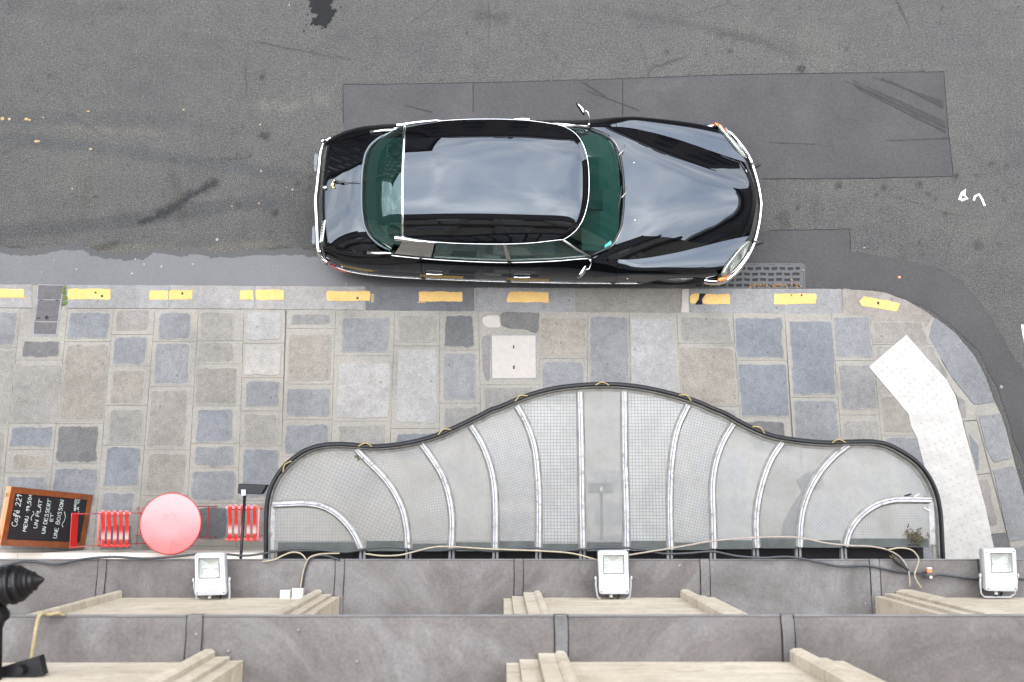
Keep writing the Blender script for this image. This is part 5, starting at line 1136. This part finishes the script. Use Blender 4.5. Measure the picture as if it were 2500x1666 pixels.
def side(u, s, sg_):
    W, vc, z0 = float(W_(u)), float(VC(u)), float(ZC_(u)); wa = float(sst(2.75, 3.5, u)); wr = float(sst(1.2, .4, u))
    fa = ip(s, SK, FA); fb = ip(s, SK, FB)
    zA = ip(s, SK, [z0, z0+.004, z0-.004, z0-.036, z0-.11, .50, .40, .27]); zB = ip(s, SK, [z0, z0-.055, z0-.145, z0-.24, z0-.32, .48, .385, .265])
    zR = ip(s, SK, [z0, z0-.02, z0-.06, z0-.12, z0-.20, .49, .39, .29]); fr_ = ip(s, SK, [0,.36,.68,.88,.97,1.0,.985,.90])
    f = fa*wa + (1-wa)*(fr_*wr + fb*(1-wr)); z = zA*wa + (1-wa)*(zR*wr + zB*(1-wr))
    z = float(z); d = abs(u - 3.94)                            # front wheel arch
    if d < .40: z = max(z, .27 + .36 * math.sqrt(max(0, 1 - (d/.40)**2)))
    return (u, sg_ * (vc + float(f) * (W - vc)), z)
SV = np.linspace(0, 1, 36)
def panel(name, u0, u1, sg_, n, parent=car):
    V, F = surf(lambda u, s: side(u, s, sg_), np.linspace(u0, u1, n), SV, flip=(sg_ < 0))
    return add(name, V, F, MT['paint'], parent, True, sharp=40)
def front_u(s): return 4.672 - .335 * min(1.0, float(ip(s, SK, [0,.30,.60,.84,.955,1.0,1.0,1.0])))
for sg_ in (-1, 1):
    V, F = surf(lambda u, s: side(.135 + (1.177-.135) * u, s, sg_), np.linspace(0, 1, 44), SV, flip=(sg_ < 0)); rfen = add('rear_fender', V, F, MT['paint'], car, True, sharp=40)
    rd = panel('rear_door', 1.183, 2.108, sg_, 34); fd = panel('front_door', 2.114, 3.236, sg_, 40)
    V, F = surf(lambda t, s: side(3.242 + (front_u(s) - 3.242) * t, s, sg_), np.linspace(0, 1, 64), SV, flip=(sg_ < 0)); ffen = add('front_fender', V, F, MT['paint'], car, True, sharp=40)
    # door handles, strips and small fittings
    for par, a in ((rd, 1.225), (fd, 2.155)):
        s_ = .40; p = [Vector(side(a + k * .165, s_, sg_)) for k in (0, 1)]; nrm = Vector((0, sg_*.8, .6)).normalized()
        MB().tube([p[0] + nrm*.020, p[0]*.5 + p[1]*.5 + nrm*.026, p[1] + nrm*.020], 1.0, 8, flat=(.010, .008)).tube([p[0] + nrm*.0, p[0] + nrm*.02], .009, 6).tube([p[1], p[1] + nrm*.02], .009, 6).build('handle', MT['chrome'], par, True, sharp=50)
    p = Vector(side(2.172, .66, sg_)); MB().lathe(p, (0, sg_, .3), [(-.002, .010), (.006, .010), (.008, .006)], 10).build('lock', MT['chrome'], fd)
    for par, a, b in ((rfen, .22, 1.17), (rd, 1.19, 2.10), (fd, 2.12, 3.23), (ffen, 3.25, 3.53)):
        n = max(4, int((b-a)/.05)); mb = MB()
        for dz, mat_ in ((0, 'chrome'),):
            MB().tube([Vector(side(u, .80, sg_)) + Vector((0, sg_*.006, 0)) for u in np.linspace(a, b, n)], 1.0, 6, flat=(.007, .012)).build('rub_strip', MT['chrome'], par, True)
    for par, a, b in ((rfen, .87, 1.172), (rd, 1.188, 2.103), (fd, 2.119, 2.945)):
        MB().tube([Vector(side(u, .012, sg_)) + Vector((0, sg_*.002, .004)) for u in np.linspace(a, b, 16)], .0075, 7).build('belt_strip', MT['chrome'], par, True)
    for par, u, s_ in ((ffen, 3.36, .62), (rfen, .32, .60)): MB().lathe(side(u, s_, sg_), (0, sg_*.5, .85), [(-.002, .013), (.005, .012), (.009, .006)], 10).build('fixing_bolt', MT['chrome'], par, True)
    # rear corner lamp, tail reflector
    MB().tube([(.10, sg_*.645, .60), (.088, sg_*.625, .66), (.10, sg_*.60, .72)], [.022, .030, .020], 10).build('corner_lamp', MT['chrome'], rfen, True)
    MB().tube([Vector(side(u, .86, sg_)) + Vector((0, sg_*.01, 0)) for u in (.16, .22, .30, .38)], [.010, .014, .013, .006], 8).build('tail_lamp', MT['tail_red'], rfen, True)
    # headlamp
    top = [(4.335, .825, .690), (4.40, .745, .700), (4.48, .645, .700), (4.565, .540, .690), (4.645, .445, .670)]
    bot = [(4.392, .850, .590), (4.505, .775, .555), (4.600, .672, .545), (4.670, .575, .545), (4.708, .480, .570)]
    T3, B3 = smooth_path(top, 24), smooth_path(bot, 24)
    def lamp(a, b, out_=.0):
        i = a * 23; j = int(min(i, 22)); f = i - j; p = T3[j]*(1-f) + T3[j+1]*f; q_ = B3[j]*(1-f) + B3[j+1]*f
        e_ = math.sqrt(max(0, 1 - abs(2*a-1)**3.2)); bb = .5 + (b - .5) * (.25 + .75*e_)
        r = p*(1-bb) + q_*bb; bl = .020 * (1 - (2*bb-1)**2) + out_
        return (r[0] + bl*.72, sg_*(r[1] + bl*.5), r[2] + bl*.35)
    hl_ = empty('headlight', (0, 0, 0)); hl_.parent = car
    V, F = surf(lambda a, b: lamp(a, b, .012), np.linspace(0, 1, 30), np.linspace(0, 1, 10), flip=(sg_ > 0)); add('lens', V, F, MT['head_glass'], hl_, True)
    V, F = surf(lambda a, b: lamp(a, b, -.012 - .03*math.sin(math.pi*a)*math.sin(math.pi*b)), np.linspace(0, 1, 24), np.linspace(0, 1, 10), flip=(sg_ > 0)); add('bowl', V, F, MT['bowl'], hl_, True)
    for a in (.30, .70):
        c_ = Vector(lamp(a, .5, -.02)); MB().lathe(c_, (.75, sg_*.4, .25), [(0, .02), (.014, .035), (.02, .060), (.024, .062)], 18).build('reflector', MT['reflector'], hl_, True, sharp=40)
    rim = [lamp(a, 0, .012) for a in np.linspace(0, 1, 26)] + [lamp(a, 1, .012) for a in np.linspace(1, 0, 26)]
    MB().tube(rim, .0065, 6, closed=True).build('rim', MT['chrome'], hl_, True)
    MB().tube([(4.352, sg_*.872, .555), (4.42, sg_*.845, .535), (4.48, sg_*.805, .525)], [.020, .030, .018], 10).build('indicator', MT['indicator'], hl_, True)
    # front lower skin from fender edge down behind the bumper
    NP = smooth_path([(4.335,.838),(4.46,.695),(4.58,.535),(4.668,.41),(4.735,.21),(4.765,0)], 30)
    V, F = surf(lambda i, b: (NP[int(i)][0] + [.0, .02, .035, .02, -.03][b] - .006, sg_*NP[int(i)][1], [float(ZC_(min(4.66, NP[int(i)][0]))) - .02 if i < 15 else .60, .56, .48, .38, .26][b]), range(30), range(5), flip=(sg_ > 0))
    add('front_skirt', V, F, MT['paint'], car, True, sharp=60)
    # mirrors: stalk and shell
    mw = empty('wing_mirror', (0, 0, 0)); mw.parent = fd
    b0 = Vector((2.945, sg_*.735, .905)); hd = Vector((2.845, sg_*.875, .985))
    MB().lathe(b0 - Vector((0,0,.01)), (0, 0, 1), [(0, .016), (.012, .014), (.02, .008)], 10).build('foot', MT['chrome'], mw, True)
    MB().tube([b0, b0 + Vector((.004, sg_*.05, .055)), b0 + Vector((-.02, sg_*.11, .08)), hd + Vector((.035, -sg_*.012, -.002))], .0055, 8).build('stalk', MT['chrome'], mw, True)
    ax = Vector((.55, -sg_*.83, 0)).normalized(); nf = Vector((-.83, -sg_*.55, .10)).normalized(); up_ = Vector((0, 0, 1))
    V = []; n = 20
    for d_, k in ((.0, 1.0), (.010, 1.02), (.026, .80), (.036, .40)):
        for i in range(n):
            an = 6.2832 * i / n; V.append(hd + ax * (.078 * k * math.copysign(abs(math.cos(an))**.7, math.cos(an))) + up_ * (.045 * k * math.copysign(abs(math.sin(an))**.8, math.sin(an))) - nf * d_)
    F = [(l_*n+i, l_*n+(i+1) % n, (l_+1)*n+(i+1) % n, (l_+1)*n+i) for l_ in range(3) for i in range(n)] + [tuple(range(3*n, 4*n))]
    add('shell', V, F, MT['chrome'], mw, True); add('mirror_glass', [v + nf*.001 for v in V[:n]], [tuple(range(n))], simple('mirror_glass', (.05,.05,.06), .02, 1.0) if sg_ < 0 else bpy.data.materials['mirror_glass'], mw)

# hood, boot, roof
WB = ([0,.24,.465,.615,.685], [3.30,3.285,3.232,3.112,2.955])
def u_wb(v): return float(ip(min(abs(v), .685), *WB))
def hood(s, t):
    ub = u_wb(abs(s) * .685) + .012; uf = 4.768 - .10 * abs(s)**1.7; u = ub + (uf - ub) * t
    v = s * (float(VC(min(u, 4.66))) - .004); z0 = float(ZC_(min(u, 4.66)))
    hc = float(ip(u, [2.9,3.28,3.5,3.8,4.1,4.4,4.65,4.77], [.945,.972,.966,.942,.898,.838,.772,.732]))
    z = z0 - .004 + (hc - z0) * (1 - abs(s)**(2.7 - .75*sst(.1, .7, t))) - .10 * sst(.93, 1.0, t)**2 * (1 - .3*abs(s))
    return (u, v, float(z))
V, F = surf(hood, np.linspace(-1, 1, 61), np.linspace(0, 1, 64), flip=True); hd_ = add('hood', V, F, MT['paint'], car, True, sharp=60)
for y in (.30, -.32): MB().lathe((3.41, y, .953), (0, 0, 1), [(0, .008), (.005, .008), (.008, .004)], 8).build('washer_jet', MT['chrome'], hd_, True)
RWB = ([0,.27,.42,.53,.60,.645], [.565,.578,.612,.686,.78,.885])
def u_rw(v): return float(ip(min(abs(v), .645), *RWB))
def boot(s, t):
    ua = .115 + .045*abs(s)**2; ub = u_rw(abs(s) * .62) - .008; u = ua + (ub - ua) * t
    v = s * (float(VC(u)) - .004); z0 = float(ZC_(u)); hc = float(ip(u, [.1,.2,.35,.5,.6,.9], [.752,.802,.872,.930,.958,1.0]))
    z = z0 - .003 + (hc - z0) * (1 - abs(s)**3.0)
    if t < .08: z -= .02 * (1 - t/.08)**2
    return (u, v, float(z))
V, F = surf(boot, np.linspace(-1, 1, 51), np.linspace(0, 1, 30), flip=True); bt = add('boot_lid', V, F, MT['paint'], car, True, sharp=60)
V, F = surf(lambda v, b: (.118 + .04*(v/.62)**2 + [0, -.012, -.012, .02][b], v, [.728 - .01*(v/.6)**2, .66, .50, .28][b]), np.linspace(-.655, .655, 40), range(4)); add('rear_skin', V, F, MT['paint'], car, True, sharp=60)
def HWr(u): return float(ip(u, [1.0,1.3,1.85,2.33,2.62,2.92], [.588,.628,.655,.640,.602,.56]))
def roof_uf(s): return 2.905 - .16 * abs(s)**2.6 - .10*abs(s)**12
def roof(s, t):
    u = 1.03 + (roof_uf(s) - 1.03) * t; v = s * HWr(u)
    zc_ = float(ip(u, [1.0,1.4,1.9,2.4,2.7,2.92], [1.372,1.424,1.445,1.416,1.370,1.315])); ze = float(ip(u, [1.0,1.4,1.9,2.4,2.7,2.92], [1.240,1.258,1.268,1.260,1.247,1.240]))
    z = ze + (zc_ - ze) * (1 - abs(s)**3.0); return (u, v, z - .016 * float(sst(.95, 1, t))**2)
V, F = surf(roof, np.linspace(-1, 1, 57), np.linspace(0, 1, 64), flip=True); rfc = add('roof', V, F, MT['paint'], car, True, sharp=60)
V2 = [(a, b*.985, c - .018) for a, b, c in V]; add('headliner', V2, [f[::-1] for f in F], MT['trim_dark'], rfc, True)
edge = [roof(-1, t) for t in np.linspace(0, 1, 40)] + [roof(s, 1) for s in np.linspace(-1, 1, 60)[1:-1]] + [roof(1, t) for t in np.linspace(1, 0, 40)]
MB().tube([Vector(p) + Vector((0, 0, -.004)) for p in edge], .0050, 8).build('gutter_trim', MT['chrome'], rfc, True)
MB().tube([Vector(roof(s, 0)) + Vector((-.004, 0, .0)) for s in np.linspace(-1, 1, 40)], 1.0, 8, flat=(.014, .008)).build('rear_bar', MT['chrome'], rfc, True)
for sg_ in (-1, 1):
    MB().tube([(.945, sg_*.592, 1.236), (1.0, sg_*.597, 1.239), (1.15, sg_*.622, 1.249), (1.36, sg_*.642, 1.257)], [.028, .026, .017, .010], 12).build('trumpet_lamp', MT['chrome'], rfc, True, sharp=50)
# glass
def wsh(k, t):
    v = k * .685; b = Vector((u_wb(v), v, .945 - .042 * abs(k)**2)); p = roof(k * .985, 1.0); a = Vector(p) + Vector((.004, 0, -.010)); r = b.lerp(a, t); bu = .008 * math.sin(math.pi * t) * (1 - .4*abs(k))
    return (r.x + bu*.75, r.y, r.z + bu*.6)
V, F = surf(wsh, np.linspace(-1, 1, 49), np.linspace(0, 1, 20)); wso = add('windscreen', V, F, MT['tint'], car, True)
def rwn(k, t):
    v = k * .640; b = Vector((u_rw(v), v, .985 - .087*abs(k)**2.5)); p = roof(k * .97, 0.0); a = Vector(p) + Vector((.0, 0, -.010)); r = b.lerp(a, t); bu = .040 * math.sin(math.pi * t)
    return (r.x - bu*.6, r.y, r.z + bu*.7)
V, F = surf(rwn, np.linspace(-1, 1, 45), np.linspace(0, 1, 18), flip=True); rwo = add('rear_window', V, F, MT['tint'], car, True)
MB().tube([Vector(wsh(k, 0)) + Vector((.003, 0, .004)) for k in np.linspace(-1, 1, 50)], .011, 8).build('seal', MT['rubber'], wso, True)
MB().tube([Vector(wsh(k, 0)) + Vector((.018, 0, .004)) for k in np.linspace(-.97, .97, 50)], .0045, 6).build('seal_trim', MT['brushed'], wso, True)
MB().tube([Vector(rwn(k, 0)) + Vector((-.004, 0, .004)) for k in np.linspace(-1, 1, 50)], .011, 8).build('seal', MT['rubber_grey'], rwo, True)
for sg_ in (-1, 1):
    g_ = lambda u: Vector((min(u, 2.72), 0, 0)); 
    def gut_pt(u):
        t = min(1.0, max(0, (u - 1.03) / (roof_uf(1) - 1.03))); p = roof(sg_*1.0, t); return Vector((p[0], p[1] + sg_*.002, p[2] - .012))
    def belt_pt(u): p = Vector(side(u, 0.0, sg_)); return Vector((u, p.y - sg_*.012, p.z + .006))
    def swin(name, ub0, ub1, ut0, ut1, mat, par=car):
        def f(a, t): 
            b = belt_pt(ub0 + (ub1-ub0)*a); g2 = gut_pt(ut0 + (ut1-ut0)*a); r = b.lerp(g2, t); return (r.x, r.y + sg_*.010*math.sin(math.pi*t), r.z)
        V, F = surf(f, np.linspace(0, 1, 24), np.linspace(0, 1, 8), flip=(sg_ < 0)); return add(name, V, F, mat, par, True)
    swin('side_window', 1.31, 2.075, 1.36, 2.035, MT['tint']); swin('side_window', 2.125, 2.93, 2.065, 2.655, MT['tint'])
    swin('rear_pillar', .905, 1.285, 1.03, 1.345, MT['brushed']); swin('centre_pillar', 2.075, 2.125, 2.035, 2.065, MT['brushed'])
    MB().tube([belt_pt(2.945) + Vector((0, 0, .0)), belt_pt(2.945).lerp(gut_pt(2.66), .5) + Vector((0, sg_*.01, 0)), gut_pt(2.66)], 1.0, 8, flat=(.012, .014)).build('front_pillar', MT['brushed'], car, True)
    MB().tube([belt_pt(u) + Vector((0, -sg_*.004, .012)) for u in np.linspace(1.32, 2.92, 20)], .006, 6).build('window_channel', MT['brushed'], car, True)
    # rear quarter trim between glass and fender
    MB().tube([(.62, sg_*.655, .865), (.75, sg_*.665, .885), (.90, sg_*.665, .905)], 1.0, 8, flat=(.016, .008)).build('quarter_trim', MT['chrome'], car, True)
# wipers, sticker
for pts in ([(3.30, .03, .985), (3.285, -.10, .99), (3.25, -.27, .993)], [(3.235, .50, .965), (3.265, .36, .985), (3.30, .16, .99)]):
    MB().tube([Vector(p) + Vector((-.03, 0, .03)) for p in pts], .0055, 6).build('wiper_blade', MT['rubber'], wso, True)
    m0 = Vector(pts[1]) + Vector((-.02, 0, .036)); MB().tube([m0, m0 + Vector((.05, .06, -.03)), Vector((3.315, pts[1][1] + .13, .965))], .006, 6).build('wiper_arm', MT['brushed'], wso, True)
p = [Vector(wsh(k, t)) + Vector((.003, -.001, .003)) for k, t in ((-.90, .06), (-.83, .02), (-.80, .10), (-.875, .14))]; add('sticker', p, [(0,1,2,3)], MT['teal'], wso)
# interior
MB().box((.62, -.66, .26), (3.2, .66, .30)).build('floor_pan', MT['trim_dark'], car)
MB().box((.57, -.50, .28), (.60, .50, .84)).box((3.14, -.66, .28), (3.18, .66, .80)).build('bulkhead', MT['trim_dark'], car)
MB().box((.18, -.56, .22), (.52, .56, .66)).box((3.22, -.55, .22), (4.40, .55, .60)).box((.3, -.70, .20), (4.2, .70, .26)).build('underbody', MT['rubber'], car)
for sg_ in (-1, 1): MB().box((.9, sg_*.70 - .01, .30), (2.95, sg_*.70 + .01, .84)).box((.30, sg_*.52-.02, .28), (.9, sg_*.52+.02, .70)).build('door_card', MT['trim_dark'], car)
shp = [(u_rw(v) + .035, v) for v in np.linspace(-.56, .56, 25)] + [(1.12, .60), (1.12, -.60)]
sh = MB().prism(signed(shp), .84, .905).build('parcel_shelf', MT['shelf'], car)
for y in (.425, -.44):
    sp_ = MB().prism([(.80,y-.075),(.985,y-.075),(.985,y+.075),(.80,y+.075)], .905, .915, .012).build('speaker', MT['dash'], sh)
    MB().lathe((.893, y, .909), (0, 0, 1), [(0, .070), (.010, .070), (.012, .066), (.008, .06), (.006, .01)], 26).build('grille', MT['rubber'], sp_, True, sharp=40)
db = MB().put([(2.86,-.62,.86),(3.05,-.64,.90),(3.24,-.50,.905),(3.27,0,.905),(3.24,.50,.905),(3.05,.64,.90),(2.86,.62,.86),(2.86,-.62,.62),(2.86,.62,.62)], [(0,1,2,3,4,5,6),(0,6,8,7)]).build('dashboard', MT['dash'], car)
MB().box((2.93,-.20,.895), (3.08,.02,.935)).build('instrument_pod', MT['trim_dark'], db)
V = []; 
MB().tube([(2.80 + .02*math.cos(a), .34 + .19*math.sin(a), .80 + .17*math.cos(a)) for a in np.linspace(0, 6.2832, 28)[:-1]], .011, 7, closed=True).build('steering_wheel', MT['rubber'], car, True)
MB().obox((2.78, -.03, 1.30), (.012, .02, 0), (-.02, .10, 0), (0, 0, .028)).build('rear_view_mirror', MT['trim_dark'], car)
def bench(u0, u1, zt, name):
    st = empty(name, (0, 0, 0)); st.parent = car
    V, F = surf(lambda a, b: (u0 + (u1-u0)*a, -.60 + 1.2*b, .48 + .05*math.sin(math.pi*a) + .02*math.cos(2*math.pi*b*2)), np.linspace(0, 1, 14), np.linspace(0, 1, 24), flip=True); add('cushion', V, F, MT['seat'], st, True)
    V, F = surf(lambda a, b: (u0 - .02 - .16*a + .07*math.sin(math.pi*a), -.58 + 1.16*b, .48 + (zt-.48)*math.sin(a*1.5708)), np.linspace(0, 1, 14), np.linspace(0, 1, 24), flip=False); add('backrest', V, F, MT['seat'], st, True)
    MB().box((u0 - .22, -.57, .32), (u0 - .12, .57, zt)).build('back_shell', MT['trim_dark'], st)
bench(2.10, 2.60, .98, 'front_seat'); bench(1.25, 1.75, .93, 'rear_seat')
# bumpers
fb = smooth_path([(4.21,-.868),(4.32,-.880),(4.42,-.868),(4.52,-.812),(4.64,-.680),(4.76,-.480),(4.825,-.26),(4.858,-.05),(4.862,0),(4.858,.05),(4.825,.26),(4.76,.480),(4.64,.680),(4.52,.812),(4.42,.868),(4.32,.876),(4.25,.860)], 90)
def bumper(name, path, z, prof):
    a = np.array(path); t = np.gradient(a, axis=0); t /= np.linalg.norm(t, axis=1)[:, None]; nn = np.stack([t[:, 1], -t[:, 0]], 1); m_ = len(prof); V = []; F = []
    for p, n_ in zip(a, nn): V += [(p[0] + n_[0]*d_, p[1] + n_[1]*d_, z + h_) for d_, h_ in prof]
    for i in range(len(a) - 1): F += [(i*m_+k, i*m_+(k+1) % m_, (i+1)*m_+(k+1) % m_, (i+1)*m_+k) for k in range(m_)]
    F += [tuple(range(m_-1, -1, -1)), tuple((len(a)-1)*m_ + k for k in range(m_))]
    return add(name, V, F, MT['chrome'], car, True, sharp=45)
PB = [(-.020, .050), (-.013, .056), (.002, .055), (.012, .048), (.022, .032), (.026, 0), (.022, -.035), (.012, -.052), (-.020, -.055)]
fbo = bumper('front_bumper', fb, .455, PB)
for y in (.435, -.435):
    MB().lathe((4.752, y, .47), (1, 0, .0), [(0, .045), (.04, .042), (.075, .030), (.11, .012), (.122, .003)], 14).build('overrider', MT['rubber'], fbo, True)
rb = smooth_path([(.15,-.695),(.09,-.650),(.055,-.56),(.035,-.36),(.018,-.14),(.008,0),(.018,.14),(.035,.36),(.055,.56),(.09,.650),(.15,.695)], 60)
rbo = bumper('rear_bumper', rb, .52, [(-d_, h_) for d_, h_ in PB])
for y in (.43, -.38): MB().prism([(-.028, y-.085), (-.015, y-.105), (.03, y-.105), (.03, y+.105), (-.015, y+.105), (-.028, y+.085)], .38, .50, .01).build('overrider', MT['rubber_grey'], rbo)
# number plate, boot fittings, aerial
np_ = MB().obox((.128, -.40, .742), (.020, .0, .035), (.012, .115, 0), (-.004, 0, .003)).build('number_plate', MT['plate'], bt)
for k in range(7): MB().obox((.1235, -.31 - .03*k, .7475), (.007, 0, .013), (.001, .007, 0), (-.0035, 0, .0015)).build('plate_character', MT['rubber'], np_)
MB().lathe((.150, .065, .775), (-.25, 0, 1), [(0, .026), (.014, .025), (.024, .016), (.028, .006)], 14).build('lock_knob', MT['chrome'], bt, True)
for d in (0, .014): MB().tube([(.235 - d + .018, .115, .838), (.235 - d, .075, .836), (.235 - d + .022, .045, .840)], .0035, 5).build('chevron', MT['gold'], bt)
ae = empty('aerial', (0, 0, 0)); ae.parent = car
MB().lathe((.265, .115, .845), (-.25, 0, 1), [(0, .022), (.012, .020), (.03, .010), (.045, .012)], 12).build('base', MT['chrome'], ae, True)
MB().tube([(.262, .118, .885), (.22, .15, .92), (.03, .24, 1.10), (-.10, .30, 1.22)], [.004, .003, .002, .0015], 6).build('mast', MT['cast_black'], ae, True)
MB().tube([(.285, .105, .868), (.34, .085, .888)], .012, 8).build('coupling', MT['rubber'], ae, True); MB().tube([(.34, .085, .895), (.43, .082, .925), (.52, .075, .968)], .004, 6).tube([Vector(rwn(.105, t)) + Vector((-.002, 0, .006)) for t in np.linspace(0, 1, 8)], .0025, 5).build('lead', MT['rubber'], ae, True)
# wheels
for u, yy, tw in ((3.94, .735, .085), (.88, .66, .085)):
    for sg_ in (-1, 1):
        wl = empty('wheel', (u, sg_*yy, .335)); wl.parent = car
        MB().lathe((0, -tw, 0), (0, 1, 0), [(0, .22), (.0, .30), (.02, .33), (tw, .338), (2*tw-.02, .33), (2*tw, .30), (2*tw, .22)], 40).build('tyre', MT['tyre'], wl, True, sharp=40)
        MB().lathe((0, sg_*(tw - .01), 0), (0, sg_, 0), [(0, .20), (.012, .19), (.022, .12), (.028, .03)], 30).build('hub_cap', MT['chrome'], wl, True)
